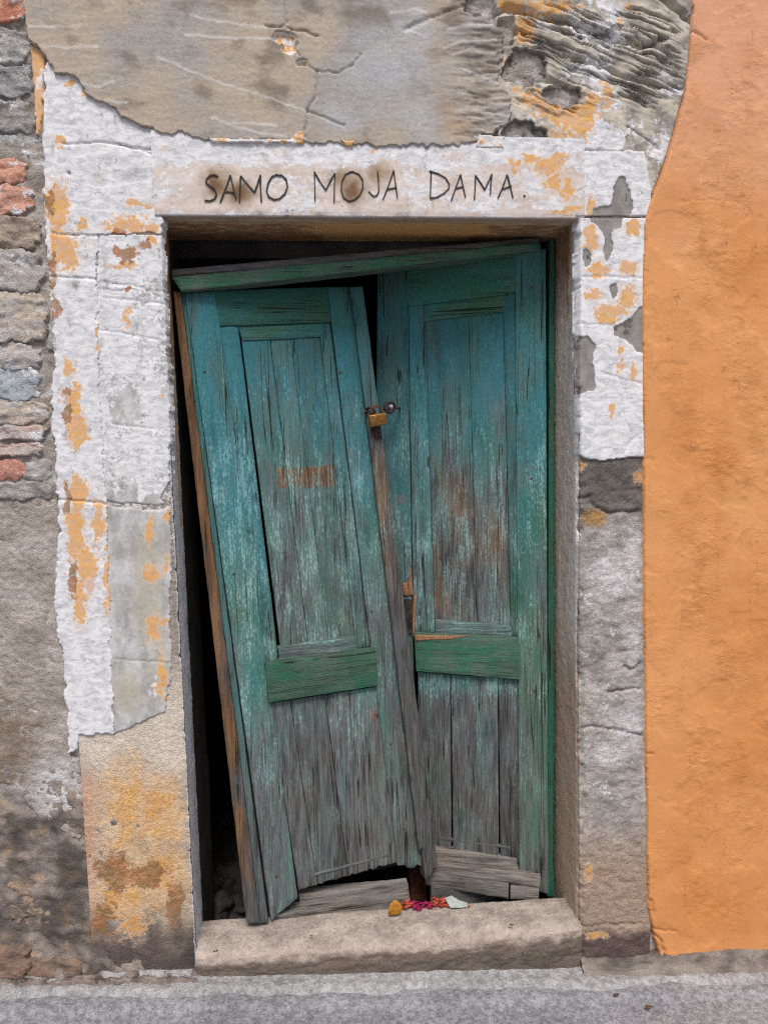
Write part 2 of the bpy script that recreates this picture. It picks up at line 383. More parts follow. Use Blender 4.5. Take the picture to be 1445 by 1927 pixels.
lowc = mixc(flat(lin(168, 156, 146), U), lin(122, 112, 110), .5+1.5*fbm(U/55, V/42, 4, 31)); lowc = mixc(lowc, lin(176, 150, 124), sst(.12, .5, fbm(U/38, V/30, 3, 33)))
b = mixc(b, lowc, low)
d = .1+low*.22+.6*low*sst(-.2, .4, fbm(U/70, V/55, 4, 41))+.55*np.clip(blobs(U, V, [(30, 1590, 70, 60), (60, 1730, 100, 60), (150, 1700, 40, 90), (190, 1800, 60, 40), (10, 1440, 60, 60), (60, 1560, 60, 40), (130, 1620, 50, 60), (20, 1760, 60, 40)], 24, 3), 0, 1)
keep = ~cells_all(in_open(U, V, .03))
surf('mortar', wallp(U, V, h), b, stackmk(U, d=d), M_wall, house, keep)

# rubble stones and brick ends at the left
def stone(name, box, hgt, colr, seed, parent=house, colr2=None, strata=0., w=None, o=None, dirt=0., pw=4., base=-.03):
    u0, v0, u1, v1 = box; nu = max(10, int((u1-u0)/3.5)); nv = max(10, int((v1-v0)/3.5))
    a, c = np.meshgrid(np.linspace(-1, 1, nu), np.linspace(-1, 1, nv))
    U = (u0+u1)/2+a*(u1-u0)/2; V = (v0+v1)/2+c*(v1-v0)/2
    U0, V0 = U, V
    U = U+6*fbm(U0/40, V0/40, 3, seed)*1.5; V = V+5*fbm(U0/40, V0/40, 3, seed+9)*1.5
    rr = (np.abs(a)**pw+np.abs(c)**pw)**(1/pw)
    e = sst(1.0, .93, rr+.30*fbm(U0/30, V0/20, 4, seed+4))
    h = base+hgt*e+(.004*fbm(U0/34, V0/24, 4, seed+2)+.004*fbm(U0/9, V0/7, 3, seed+3)+strata*.006*fbm(U0/130+V0/60, V0/12, 4, seed+7)+.002*np.sign(pn(U0/38, V0/30, seed+11))*sst(.05, .1, np.abs(pn(U0/38, V0/30, seed+11))))*e-.012*(1-e)
    b = mixc(flat(colr, U), colr2 if colr2 is not None else colr*.62, .5+1.3*fbm(U0/45, V0/(14 if strata else 32), 4, seed+5))
    wm = np.full(U.shape, 0.) if w is None else w+.02+.5*fbm(U0/70, V0/36, 4, seed+6)
    return surf(name, wallp(U, V, h), b, stackmk(U, wm, o, None, dirt+.3*fbm(U0/30, V0/30, 3, seed+8)), M_wall, parent)
BR, GR, BL, TN, PK = lin(198, 148, 128), lin(182, 180, 178), lin(156, 164, 172), lin(190, 174, 158), lin(196, 168, 158)
stones = [('brick', (-70, -30, 54, 44), .026, BR, 1, lin(186, 122, 100), 0, .36), ('stone', (-80, 48, 62, 122), .024, GR, 2, None, 1, .25), ('stone', (-90, 118, 66, 186), .026, GR, 3, lin(120, 122, 126), 1, .3),
  ('stone', (-70, 182, 74, 250), .024, GR, 4, lin(118, 110, 104), 1, .35), ('brick', (-60, 290, 50, 346), .024, BR, 5, lin(208, 156, 134), 1, .34), ('brick', (-60, 344, 66, 406), .028, BR, 6, lin(210, 164, 146), 1, .4),
  ('stone', (-80, 404, 80, 472), .026, TN, 7, lin(128, 116, 108), 1, .25), ('stone', (-90, 468, 88, 548), .030, GR, 8, lin(170, 160, 152), 1, .3), ('stone', (-70, 544, 94, 646), .030, GR, 9, TN, 1, .25),
  ('stone', (-90, 642, 84, 698), .026, GR, 10, lin(186, 176, 170), 1, .3), ('stone', (-60, 690, 84, 756), .022, BL, 11, lin(176, 184, 192), 0, .3), ('stone', (-80, 752, 96, 802), .024, GR, 12, TN, 1, .25),
  ('brick', (-80, 798, 94, 830), .028, PK, 13, GR, 1, .35), ('brick', (-80, 830, 92, 862), .026, GR, 14, PK, 1, .35), ('brick', (-80, 864, 52, 908), .024, BR, 15, lin(192, 136, 124), 0, .3), ('stone', (40, 862, 102, 908), .022, GR, 16, None, 1, .3), ('stone', (-80, 904, 104, 942), .026, GR, 17, lin(140, 134, 128), 1, .2),
  ('stone', (82, 610, 106, 660), .020, GR, 18, None, 0, .2), ('stone', (-40, 246, 76, 296), .016, lin(176, 184, 190), 19, GR, 0, .35)]
for nm, bx, hg, c1, sd_, c2, st_, w_ in stones: stone(nm, bx, hg, c1, sd_, house, c2, st_, w_, None, .12)
for i, (bx, hg, c1) in enumerate([((-40, 1645, 74, 1740), .026, lin(182, 156, 134)), ((40, 1700, 105, 1760), .022, lin(168, 148, 130)), ((-50, 1775, 62, 1852), .055, lin(158, 126, 108)),
     ((40, 1800, 165, 1858), .050, lin(152, 126, 108))]):
    stone('stone', bx, hg*.8, c1, 60+i, house, lin(110, 98, 90), .8, .16, None, .25, 3.)

# overlay pieces: thin coats that end in ragged, thick edges
def coat(name, poly, st, hfun, mat, colour, masks, wob=5., bev=1.3, sink=-.036, ws=26., seed=0, cut=None, parent=None, box=None):
    p = np.array(poly, float); u0, v0 = p.min(0)-10; u1, v1 = p.max(0)+10
    if box: u0, v0, u1, v1 = max(u0, box[0]), max(v0, box[1]), min(u1, box[2]), min(v1, box[3])
    U, V = uvgrid(u0, u1, v0, v1, st)
    s = sdf(U, V, poly)+wob*fbm(U/ws, V/ws, 4, seed+71)+wob*.30*fbm(U/9, V/9, 3, seed+72)*np.clip(.5+2*fbm(U/60, V/60, 2, seed+73), 0, 1.4)
    if cut is not None: s = np.minimum(s, cut(U, V))
    e = np.clip(s/bev+.5, 0, 1)
    h = hfun(U, V, s); h = sink+(h-sink)*e
    keep = cells(s > -bev)
    b = colour(U, V); mk = masks(U, V, s)
    return surf(name, wallp(U, V, h), b, mk, mat, parent if parent is not None else house, keep)
OUT = -700
# cement render, lower left
R1 = [(OUT, 938), (0, 936), (104, 940), (112, 1000), (120, 1150), (126, 1300), (132, 1425), (168, 1432), (166, 1510), (150, 1590), (70, 1545), (20, 1480), (OUT, 1470)]
def rc(U, V):
    b = mixc(flat(lin(186, 178, 172), U), lin(150, 141, 133), .5+1.3*fbm(U/80, V/60, 4, 81))
    b = mixc(b, lin(138, 124, 110), np.clip(sst(1180, 1400, V)*sst(110, 10, U)+.8*fbm(U/50, V/50, 3, 82)*sst(1150, 1350, V), 0, 1))
    return mixc(b, lin(200, 198, 200), np.clip(1.6*blobs(U, V, [(110, 1490, 75, 75)], 20, 5), 0, 1))
coat('render_coat', R1, 3., lambda U, V, s: -.010+.0045*fbm(U/60, V/45, 4, 83)+.004*fbm(U/13, V/11, 3, 84), M_wall, rc, lambda U, V, s: stackmk(U, d=.15+.35*blobs(U, V, [(30, 1420, 90, 70), (0, 1370, 80, 90), (90, 1320, 40, 70)], 25, 6)), seed=1)

# left jamb: cut stones that wrap round the corner into the reveal
def jamb(name, side, xo, zs, base_f, masks_f, seed, depth=.235, h0=-.004, chip=1.):
    xe = OPL if side < 0 else OPR
    f = np.linspace(0, 1, int(abs(xe-xo)/.005)); r = np.linspace(0, 1, 46)[1:]
    pathX = np.concatenate([xo+(xe-xo)*f, np.full(len(r), xe)]); pathY = np.concatenate([np.zeros(len(f)), depth*r])
    sarc = np.concatenate([-(1-f)*abs(xe-xo), depth*r])           # 0 at the arris, negative on the street face
    S, Zg = np.meshgrid(sarc, zs); Xg = np.broadcast_to(pathX, S.shape).copy(); Yg = np.broadcast_to(pathY, S.shape).copy()
    u, v = proj(np.stack([Xg, np.zeros_like(Xg), Zg], -1))
    onr = S > 0
    uu = np.where(onr, u+S*665*(-side), u)                         # unrolled position, in photo pixels
    front = ~onr
    dsp = h0+.0022*fbm(uu/40, v/40, 4, seed)+.0014*fbm(uu/10, v/10, 3, seed+1)
    ch = .004+chip*.020*np.maximum(0, fbm(v/38, v*0+seed, 4, seed+2)-.05)+.003*np.abs(fbm(v/9, uu/30, 2, seed+3))
    near = np.exp(-(S/.016)**2)
    dsp2 = dsp-ch*near
    Yg = Yg+np.where(front, -dsp2, ch*near*.5*0)
    Xg = Xg+np.where(onr, -side*(dsp2), -side*(-ch*near*.9)*-1*0)
    # pull the arris itself back on both faces
    Xg = Xg+np.where(front, side*ch*near*.6, 0.)
    Yg = Yg+np.where(onr, ch*near*.6, 0.)
    P = np.stack([Xg, Yg, Zg], -1)
    return surf(name, P, base_f(uu, v, S), masks_f(uu, v, S), M_wall, house, None, side > 0)
zs = np.arange(-.15, 2.30, .005)
def ljb(u, v, S):
    b = mixc(flat(lin(216, 198, 176), u), lin(182, 166, 150), .5+1.4*fbm(u/50, v/60, 4, 101))
    b = mixc(b, lin(214, 204, 192), sst(1520, 1400, v)*.8)
    b = mixc(b, lin(224, 170, 92), np.clip(1.3*blobs(u, v, [(240, 1520, 60, 120), (300, 1540, 60, 110), (300, 1650, 70, 80), (230, 1690, 60, 90)], 26, 7)+.5*fbm(u/26, v/30, 4, 102), 0, 1)*.8)
    b = mixc(b, lin(206, 150, 118), .6*sst(60, 20, u-140)*sst(1420, 1500, v))
    b = mixc(b, lin(96, 84, 82), sst(1690, 1800, v+60*fbm(u/50, v/50, 3, 103)))
    b = mixc(b, lin(160, 150, 142), sst(1340, 1200, v))
    b = np.where((S > 0)[..., None], mixc(mixc(flat(lin(228, 230, 236), u), lin(204, 203, 204), .5+fbm(u/30, v/60, 3, 104)), lin(168, 122, 70), sst(760, 560, v)), b)
    return b
def ljm(u, v, S):
    o = .24+.5*blobs(u, v, [(290, 1520, 50, 60), (300, 1640, 50, 70), (215, 1690, 40, 70), (250, 1740, 50, 40), (228, 1560, 9, 150)], 18, 7)+.22*fbm(u/30, v/36, 3, 106)
    r = .30+.6*blobs(u, v, [(215, 1640, 55, 50), (280, 1650, 50, 40), (195, 1730, 40, 50), (330, 1700, 26, 70)], 16, 8)+.2*fbm(u/24, v/24, 3, 107)
    d = .1+.55*sst(1660, 1830, v)*(1+fbm(u/40, v/40, 3, 108))+.4*blobs(u, v, [(270, 1380, 14, 10), (340, 1760, 26, 80), (335, 1380, 18, 60), (338, 1120, 20, 60), (334, 960, 22, 30)], 8, 9)
    w = .22+.3*sst(1320, 900, v)*(S < 0)
    w = np.where(S > 0, .30, w); o = np.where(S > 0, .15+.55*np.exp(-((S-.11)/.02)**2)*(v > 440)*(v < 1000), o)
    r = np.where(S > 0, np.where(v < 720, .32+.3*np.exp(-((S-.08)/.03)**2), .1), r)
    return stackmk(u, w, o, r, d)
jamb('jamb_stone', -1, -.66, zs, ljb, ljm, 11, depth=.15)

# white plaster: outer strip with the field under the grey slab
E1 = [(85, 100), (330, 180), (306, 272), (304, 440), (186, 442), (184, 560), (188, 700), (197, 880), (203, 960), (208, 1150), (217, 1382), (152, 1384), (150, 1412), (131, 1416), (122, 1330), (121, 1235), (106, 1185), (101, 1100), (111, 1000), (106, 900), (96, 765), (101, 640), (95, 560), (86, 450), (82, 330), (79, 250)]
def white_base(U, V, s0=1):
    b = mixc(flat(lin(206, 200, 194), U), lin(176, 168, 162), .5+1.4*fbm(U/40, V/40, 4, 201))
    return mixc(b, lin(214, 178, 158), .8*sst(.05, .4, fbm(U/40, V/70, 4, 209)+.2*sst(850, 1050, V)))
Wcr = [[(120, 272), (200, 268), (300, 285)], [(225, 272), (300, 292)], [(100, 440), (200, 445), (304, 452)], [(90, 520), (180, 525)], [(130, 325), (135, 380)], [(110, 940), (205, 948)]]
def e1h(U, V, s):
    h = .0015+.0022*fbm(U/50, V/50, 4, 202)+.0004*fbm(U/10, V/10, 3, 203)
    for c in Wcr: h = h-.005*np.exp(-(segdist(U+4*fbm(U/20, V/20, 3, 4), V+4*fbm(U/20, V/20, 3, 5), c)/1.8)**2)
    h -= .006*np.exp(-(np.hypot(U-130, V-326)/4)**2)
    return h
def e1m(U, V, s):
    o = .30+.09*sst(640, 760, V)*sst(1300, 1120, V)+.05*sst(500, 380, V)+.62*blobs(U, V, [(108, 390, 28, 60), (112, 425, 18, 18), (155, 425, 14, 16), (240, 425, 48, 26), (285, 440, 22, 24), (130, 480, 26, 40), (115, 470, 24, 50), (130, 690, 16, 22), (142, 760, 14, 45), (148, 810, 20, 40), (150, 925, 24, 36), (142, 1000, 20, 70), (165, 1060, 24, 36), (185, 980, 12, 50), (205, 1060, 8, 110), (150, 1130, 16, 50), (70, 120, 20, 100), (132, 155, 10, 10), (170, 180, 14, 8), (115, 265, 10, 12), (185, 640, 8, 30), (260, 385, 34, 8)], 16, 21, 22.)+.2*fbm(U/18, V/22, 3, 205)+.22*fbm(U/6, V/8, 3, 204)
    r = .24+.62*blobs(U, V, [(100, 520, 16, 70), (106, 580, 18, 42), (96, 380, 14, 44), (124, 735, 18, 16), (128, 780, 18, 34), (138, 1090, 14, 60), (128, 940, 8, 60), (240, 470, 40, 32), (225, 440, 30, 20)], 12, 22, 22.)+.15*fbm(U/14, V/16, 3, 206)
    d = .17+.38*fbm(U/36, V/60, 4, 207)+.5*blobs(U, V, [(130, 326, 6, 6), (165, 255, 5, 8), (100, 280, 10, 20), (145, 540, 20, 40), (240, 330, 50, 30), (130, 600, 16, 22)], 5, 6)
    w = .80-.2*np.clip(blobs(U, V, [(190, 330, 120, 60)], 20, 8), 0, 1)+.45*fbm(U/36, V/60, 4, 208)-.22*np.clip(1.6*blobs(U, V, [(160, 1050, 60, 170), (140, 800, 40, 140), (140, 480, 60, 90)], 14, 9), 0, 1)
    return stackmk(U, w, o, r, d)
coat('plaster_coat', E1, 2.4, e1h, M_plas, white_base, e1m, wob=9., seed=2)
# inner strip
F1 = [(188, 440), (304, 440), (312, 600), (318, 700), (322, 800), (322, 905), (300, 940), (322, 960), (326, 1030), (320, 1150), (326, 1250), (318, 1300), (312, 1340), (252, 1367), (214, 1384), (202, 1150), (196, 960), (190, 880), (181, 700), (177, 560)]
def f1c(U, V):
    b = mixc(flat(lin(196, 196, 198), U), lin(156, 156, 154), .5+1.8*fbm(U/34, V/60, 5, 211, .65))
    return mixc(b, lin(178, 172, 156), np.clip(1.8*blobs(U, V, [(280, 1100, 40, 160), (300, 1250, 30, 100), (240, 1300, 40, 60)], 20, 77), 0, 1)*.7)
def f1m(U, V, s):
    w = .52+.30*sst(.0, .5, fbm(U/50, V/90, 4, 212)+.35*sst(700, 450, V)-.1)-.10*sst(850, 1000, V)+.2*blobs(U, V, [(240, 640, 70, 160), (260, 830, 80, 80)], 20, 4)-.25*np.clip(blobs(U, V, [(262, 620, 26, 80), (240, 770, 40, 90), (200, 480, 14, 60)], 14, 5), 0, 1)
    o = .28+.6*blobs(U, V, [(230, 500, 40, 8), (285, 450, 14, 20), (286, 1080, 22, 24), (282, 1000, 10, 36), (310, 1170, 16, 10), (288, 1180, 18, 40), (305, 1270, 12, 60), (312, 1060, 9, 30), (318, 970, 10, 20), (240, 600, 10, 30), (303, 745, 5, 10)], 14, 23, 20.)+.2*fbm(U/14, V/20, 3, 213)+.2*fbm(U/6, V/8, 3, 218)
    r = .2+.64*blobs(U, V, [(240, 480, 38, 30), (240, 545, 22, 9), (235, 470, 46, 14), (275, 460, 20, 20)], 10, 24, 16.)+.2*fbm(U/12, V/12, 3, 214)
    d = .14+.34*fbm(U/26, V/80, 4, 215)+.4*blobs(U, V, [(300, 650, 14, 30), (303, 700, 10, 22)], 6, 7)
    return stackmk(U, w, o, r, d)
Fcr = [[(200, 948), (245, 952), (300, 956), (330, 938)], [(190, 545), (310, 548)], [(195, 560), (310, 572)], [(195, 530), (270, 542), (300, 560)], [(210, 1240), (330, 1248)], [(190, 620), (300, 640)], [(215, 800), (290, 806)]]
def f1h(U, V, s):
    h = -.0005+.0016*fbm(U/50, V/50, 4, 216)+.0008*fbm(U/9, V/9, 3, 217)
    for i, c in enumerate(Fcr): h = h-(.016 if i == 0 else .003)*np.exp(-(segdist(U+4*fbm(U/20, V/20, 3, 6), V+4*fbm(U/20, V/20, 3, 7), c)/(3.2 if i == 0 else 1.6))**2)
    return h
coat('plaster_coat', F1, 2.4, f1h, M_plas, f1c, f1m, wob=7., seed=3)
# thin painted sliver at the edge of the rubble
coat('plaster_coat', [(55, 78), (72, 88), (86, 100), (82, 150), (80, 215), (74, 255), (66, 250), (62, 160)], 2.5, lambda U, V, s: -.004+.002*fbm(U/20, V/20, 3, 4), M_plas, white_base, lambda U, V, s: stackmk(U, .6+.3*fbm(U/20, V/20, 2, 9), .62+.5*fbm(U/25, V/40, 3, 11)), wob=3., seed=4)

# lintel: street face, arris and soffit
us = np.arange(296, 1098, 3.)
vt, vb = 274., 409.
f = np.linspace(0, 1, 50); r = np.linspace(0, 1, 46)[1:]
ztop = 2.440
Xs = np.linspace(-.375, .812, 340)
sarc = np.concatenate([-(1-f)*(ztop-OPT), .235*r]); Xg, S = np.meshgrid(Xs, sarc)
Zg = np.where(S < 0, OPT-S, OPT); Yg = np.where(S > 0, S, 0.)
u, v = proj(np.stack([Xg, Xg*0, Zg], -1)); onr = S > 0
ch = .002+.010*np.maximum(0, fbm(u/60, u*0, 4, 301)-.12)+.0015*np.abs(fbm(u/12, u*0, 2, 302)); near = np.exp(-(S/.010)**2)
dsp = .0065+.0014*fbm(u/80, v/50, 4, 303)+.0008*fbm(u/12, v/8, 3, 304)
Yg = Yg+np.where(onr, ch*near, -(dsp-ch*near)); Zg = Zg+np.where(onr, ch*near*.7+.0015*fbm(u/30, S*300, 3, 5), ch*near*.7)
base = mixc(flat(lin(216, 206, 200), u), lin(198, 184, 174), .5+1.2*fbm(u/90, v/22, 4, 305))
base = mixc(base, lin(150, 128, 104), np.clip(1.4*blobs(u, v, [(415, 352, 52, 40), (455, 365, 40, 34), (668, 358, 34, 42), (640, 335, 40, 26), (712, 330, 34, 26), (400, 335, 34, 18), (540, 400, 16, 20)], 14, 11), 0, 1)*.9)
base = mixc(base, lin(112, 82, 58), np.clip(1.5*blobs(u, v, [(452, 366, 26, 26), (662, 362, 22, 28), (405, 350, 20, 22)], 10, 12), 0, 1)*.85)
base = np.where(onr[..., None], mixc(mixc(flat(lin(176, 140, 104), u), lin(200, 180, 160), .5+1.6*fbm(u/80, S*60, 3, 306)), lin(170, 150, 134), sst(.035, .01, S)), base)
base = np.where(onr[..., None], mixc(base, lin(206, 146, 66), sst(.03, .07, S)*sst(520, 640, u)*sst(1020, 900, u)*.9), base)
w = .47+.22*sst(330, 285, v)+.35*fbm(u/70, v/26, 4, 307)-.8*np.clip(2*blobs(u, v, [(415, 352, 60, 44), (460, 365, 44, 36), (668, 355, 44, 46), (720, 330, 40, 30)], 10, 3), 0, 1)
o = .26+.66*blobs(u, v, [(1030, 312, 44, 26), (1050, 300, 30, 20), (1000, 300, 20, 10), (1040, 345, 26, 20), (1066, 360, 16, 26), (965, 315, 14, 18), (1075, 395, 22, 14), (1045, 402, 24, 6), (705, 286, 14, 5), (985, 296, 12, 6)], 14, 31, 16.)+.24*fbm(u/12, v/12, 3, 308)
wav = .05+.012*fbm(u/50, u*0+3, 3, 309)
o = np.where(onr, .15+.8*sst(wav, wav+.02, S)*sst(560, 640, u+30*fbm(u/30, S*90, 2, 4))*sst(1010, 900, u), o)
r = np.where(onr, .15+.65*sst(wav-.01, wav+.02, S)*(np.clip(sst(640, 560, u)+sst(880, 960, u), 0, 1))*(.7+fbm(u/40, S*60, 3, 310))+.25*sst(.14, .2, S), .12)
w = np.where(onr, .25+.3*fbm(u/50, S*50, 3, 311), w)
d = np.where(onr, .1, .04+.1*fbm(u/40, v/20, 3, 312))
lintel = surf('lintel', np.stack([Xg, Yg, Zg], -1), base, stackmk(u, w, o, r, d), M_plas, house, None, True)
# the marker writing
def L(x, y): return (360+.4567*x, 290+.4567*y)
LET = [[[(112, 97), (98, 90), (80, 92), (66, 106), (63, 124), (80, 136), (98, 150), (106, 170), (98, 188), (80, 197), (57, 195)]],
 [[(121, 203), (142, 150), (163, 92)], [(163, 92), (174, 138), (186, 190)], [(140, 158), (180, 164)]],
 [[(200, 202), (202, 150), (205, 94)], [(205, 94), (232, 128), (262, 162)], [(262, 162), (275, 126), (286, 90)], [(286, 90), (286, 140), (290, 200)]],
 [[(356, 88), (332, 98), (318, 124), (311, 155), (320, 180), (342, 192), (364, 188), (386, 168), (397, 138), (392, 110), (374, 92), (350, 92)]],
 [[(510, 197), (509, 140), (507, 77)], [(507, 77), (530, 118), (554, 152)], [(554, 152), (572, 116), (591, 82)], [(591, 82), (589, 140), (588, 203)]],
 [[(658, 77), (634, 88), (620, 115), (617, 150), (626, 182), (648, 198), (672, 192), (694, 172), (706, 142), (705, 112), (690, 88), (664, 77), (650, 80)]],
 [[(766, 74), (770, 120), (771, 160), (762, 176), (748, 178), (729, 158)]],
 [[(788, 192), (810, 136), (832, 71)], [(832, 71), (840, 130), (848, 188)], [(806, 150), (842, 143)]],
 [[(986, 76), (984, 130), (982, 186)], [(982, 186), (1008, 182), (1038, 166), (1058, 146), (1060, 128), (1044, 102), (1016, 86), (978, 74)]],
 [[(1068, 196), (1086, 144), (1106, 89)], [(1106, 89), (1116, 136), (1126, 182)], [(1084, 147), (1119, 138)]],
 [[(1163, 191), (1166, 140), (1168, 92)], [(1168, 92), (1188, 122), (1205, 150)], [(1205, 150), (1220, 118), (1235, 86)], [(1235, 86), (1230, 130), (1229, 170)]],
 [[(1259, 186), (1280, 138), (1297, 89)], [(1297, 89), (1310, 138), (1321, 185)], [(1274, 150), (1316, 135)]],
 [[(1366, 173), (1368, 178), (1369, 175)]]]
rl = random.Random(3)
for li, strokes in enumerate(LET):
    bm = bmesh.new()
    for si, st in enumerate(strokes):
        pts = [];
        for a, c in zip(st[:-1], st[1:]):
            for k in range(4): pts.append((a[0]+(c[0]-a[0])*k/4, a[1]+(c[1]-a[1])*k/4))
        pts.append(st[-1]); px = np.array([L(*p) for p in pts]); n = len(px)
        t = np.gradient(px, axis=0); t /= np.linalg.norm(t, axis=1)[:, None]+1e-9; nn = np.stack([-t[:, 1], t[:, 0]], 1)
        wd = (1.5 if li < 4 else 1.15)*(.95+.55*fbm(np.arange(n)*.35, np.arange(n)*0.+li*3+si, 3, 9)); wd = wd*(1 if li < 12 else 1.5)
        A = px+nn*wd[:, None]; B = px-nn*wd[:, None]; hh = .0096+.00012*si
        top = [[bm.verts.new(wallp(q[:, 0], q[:, 1], hh)[i]) for i in range(n)] for q in (A, B)]
        bot = [[bm.verts.new(wallp(q[:, 0], q[:, 1], .003)[i]) for i in range(n)] for q in (A, B)]
        for i in range(n-1):
            bm.faces.new((top[0][i], top[0][i+1], top[1][i+1], top[1][i]))
            bm.faces.new((bot[0][i], top[0][i], top[1][i] if False else top[0][i+1], bot[0][i+1]))
            bm.faces.new((top[1][i], bot[1][i], bot[1][i+1], top[1][i+1]))
    bmesh.ops.recalc_face_normals(bm, faces=bm.faces)
    bm_obj('letter', bm, M_ink_shade, lintel)

# right jamb stone and its reveal
def rjb(u, v, S):
    b = mixc(flat(lin(186, 180, 176), u), lin(150, 144, 140), .5+1.4*fbm(u/45, v/55, 4, 401))
    b = mixc(b, lin(92, 86, 82), sst(1010, 930, v+20*fbm(u/30, v/30, 2, 2))*.85)
    b = mixc(b, lin(212, 208, 212), np.clip(1.5*blobs(u, v, [(1150, 1080, 50, 60), (1190, 1060, 20, 90), (1180, 1360, 40, 40), (1150, 1420, 50, 30), (1190, 1210, 22, 50)], 22, 5), 0, 1)*.8)
    b = mixc(b, lin(168, 132, 88), np.clip(2*blobs(u, v, [(1118, 975, 34, 22)], 8, 5), 0, 1))
    b = mixc(b, lin(166, 146, 130), sst(1520, 1640, v)); b = mixc(b, lin(100, 84, 80), sst(1740, 1765, v+16*fbm(u/40, v/30, 2, 7)))
    rv = mixc(flat(lin(236, 222, 210), u), lin(212, 190, 172), .5+1.5*fbm(u/9, v/160, 4, 402))
    rv = mixc(rv, lin(238, 233, 228), sst(.09, .02, S+.03*fbm(v/90, u/30, 3, 3))*sst(1320, 1180, v)*.85); rv = mixc(rv, lin(196, 170, 146), sst(1150, 1350, v)*.8)
    rv = mixc(rv, lin(128, 92, 66), sst(640, 430, v)*sst(.03, .09, S)*.8)
    return np.where((S > 0)[..., None], rv, b)
def rjm(u, v, S):
    o = .22+.6*blobs(u, v, [(1092, 875, 12, 16), (1200, 895, 14, 20), (1108, 1640, 12, 30), (1120, 1760, 40, 10)], 8, 5)+.15*fbm(u/14, v/14, 3, 403)
    d = .24+.6*fbm(u/26, v/30, 5, 404, .7)+.5*blobs(u, v, [(1150, 890, 60, 40), (1150, 1800, 80, 40), (1120, 1220, 40, 40), (1180, 1220, 40, 30)], 20, 6)
    d = np.where(S > 0, .08+.12*fbm(u/8, v/80, 3, 405), d)
    r = np.where(S > 0, .2+.6*sst(.06, .12, S)*sst(560, 440, v)*(.6+fbm(v/40, u/20, 3, 7))+.35*np.exp(-((S-.09)/.02)**2)*sst(640, 560, v), .1)
    w = np.where(S > 0, .25, .36+.25*fbm(u/40, v/40, 3, 406)-.2*sst(1000, 930, v)-.2*sst(1500, 1600, v)); o = np.where(S > 0, .1, o)
    return stackmk(u, w, o, r, d)
rj = jamb('jamb_stone', 1, 1.03, zs, rjb, rjm, 13, h0=.0)
# carve the cracks of the bare right jamb
me = rj.data; co = np.zeros(len(me.vertices)*3, np.float32); me.vertices.foreach_get('co', co); co = co.reshape(-1, 3)
u, v = proj(np.stack([co[:, 0], co[:, 0]*0, co[:, 2]], -1)); fr = co[:, 1] < .02
cv = np.zeros(len(u))
for pl, wd, dp in [([(1088, 938), (1110, 936), (1118, 955), (1150, 965), (1205, 962)], 3., .012), ([(1150, 925), (1205, 920)], 2., .005), ([(1088, 1130), (1090, 1250), (1095, 1300), (1092, 1420)], 3.5, .012), ([(1145, 1303), (1180, 1298), (1206, 1294)], 2.2, .01),
   ([(1095, 1375), (1110, 1366), (1150, 1372), (1206, 1384)], 2.4, .009), ([(1175, 1256), (1190, 1260), (1204, 1250)], 2.5, .01), ([(1095, 1440), (1100, 1500), (1102, 1560)], 3., .010), ([(1090, 985), (1095, 1000)], 5, .01), ([(1092, 1745), (1205, 1738)], 2.5, .006)]:
    cv = np.maximum(cv, dp*np.exp(-(segdist(u+5*fbm(u/18, v/18, 3, 8), v+5*fbm(u/18, v/18, 3, 9), pl)/wd)**2))
co[:, 1] += np.where(fr, cv+.008*fbm(u/18, v/15, 5, 410, .65)*(v > 870)+.003*fbm(u/50, v/44, 3, 411), 0); me.vertices.foreach_set('co', co.ravel()); me.update()
# white plaster of the right jamb
J1 = [(1060, 284), (1212, 284), (1224, 360), (1216, 620), (1214, 861), (1182, 862), (1132, 868), (1100, 864), (1090, 856), (1089, 640), (1089, 420), (1088, 409), (1060, 409)]
HOLES = [[(1152, 353), (1164, 332), (1175, 336), (1183, 362), (1190, 385), (1187, 405), (1171, 413), (1166, 430), (1151, 432), (1147, 441), (1151, 460), (1145, 490), (1137, 498), (1134, 460), (1134, 443), (1122, 426), (1109, 418), (1115, 392), (1149, 385)],
         [(1215, 570), (1203, 577), (1185, 600), (1154, 614), (1154, 632), (1172, 639), (1188, 651), (1197, 663), (1215, 664)],
         [(1086, 637), (1102, 631), (1111, 639), (1119, 654), (1115, 682), (1119, 725), (1114, 736), (1086, 742)],
         [(1094, 470), (1104, 466), (1112, 480), (1110, 502), (1098, 508)], [(1146, 538), (1158, 532), (1160, 552), (1150, 566)]]
def j1hole(U, V):
    u = U+5*fbm(U/16, V/16, 3, 41); v = V+5*fbm(U/16, V/16, 3, 43)
    return np.maximum.reduce([sdf(u, v, p) for p in HOLES])/14.
def j1m(U, V, s):
    hole = j1hole(U, V)
    w = .84+.35*fbm(U/34, V/34, 4, 427)-2.4*np.clip(hole+.14, 0, 1)
    o = .24+.64*blobs(U, V, [(1112, 390, 14, 24), (1110, 450, 18, 40), (1125, 510, 26, 20), (1190, 430, 16, 26), (1180, 505, 30, 16), (1150, 585, 50, 18), (1140, 600, 30, 14), (1180, 560, 24, 30), (1166, 690, 8, 20), (1190, 700, 10, 24), (1165, 660, 8, 16), (1150, 775, 8, 20), (1115, 555, 22, 14)], 12, 42, 14.)+.25*fbm(U/10, V/12, 3, 421)+.2*fbm(U/5, V/6, 3, 426)+.05
    o = np.where(hole > -.05, .1, o)
    return stackmk(U, w, o, None, .14+.34*fbm(U/34, V/34, 4, 422)+.35*np.clip(hole, 0, 1))
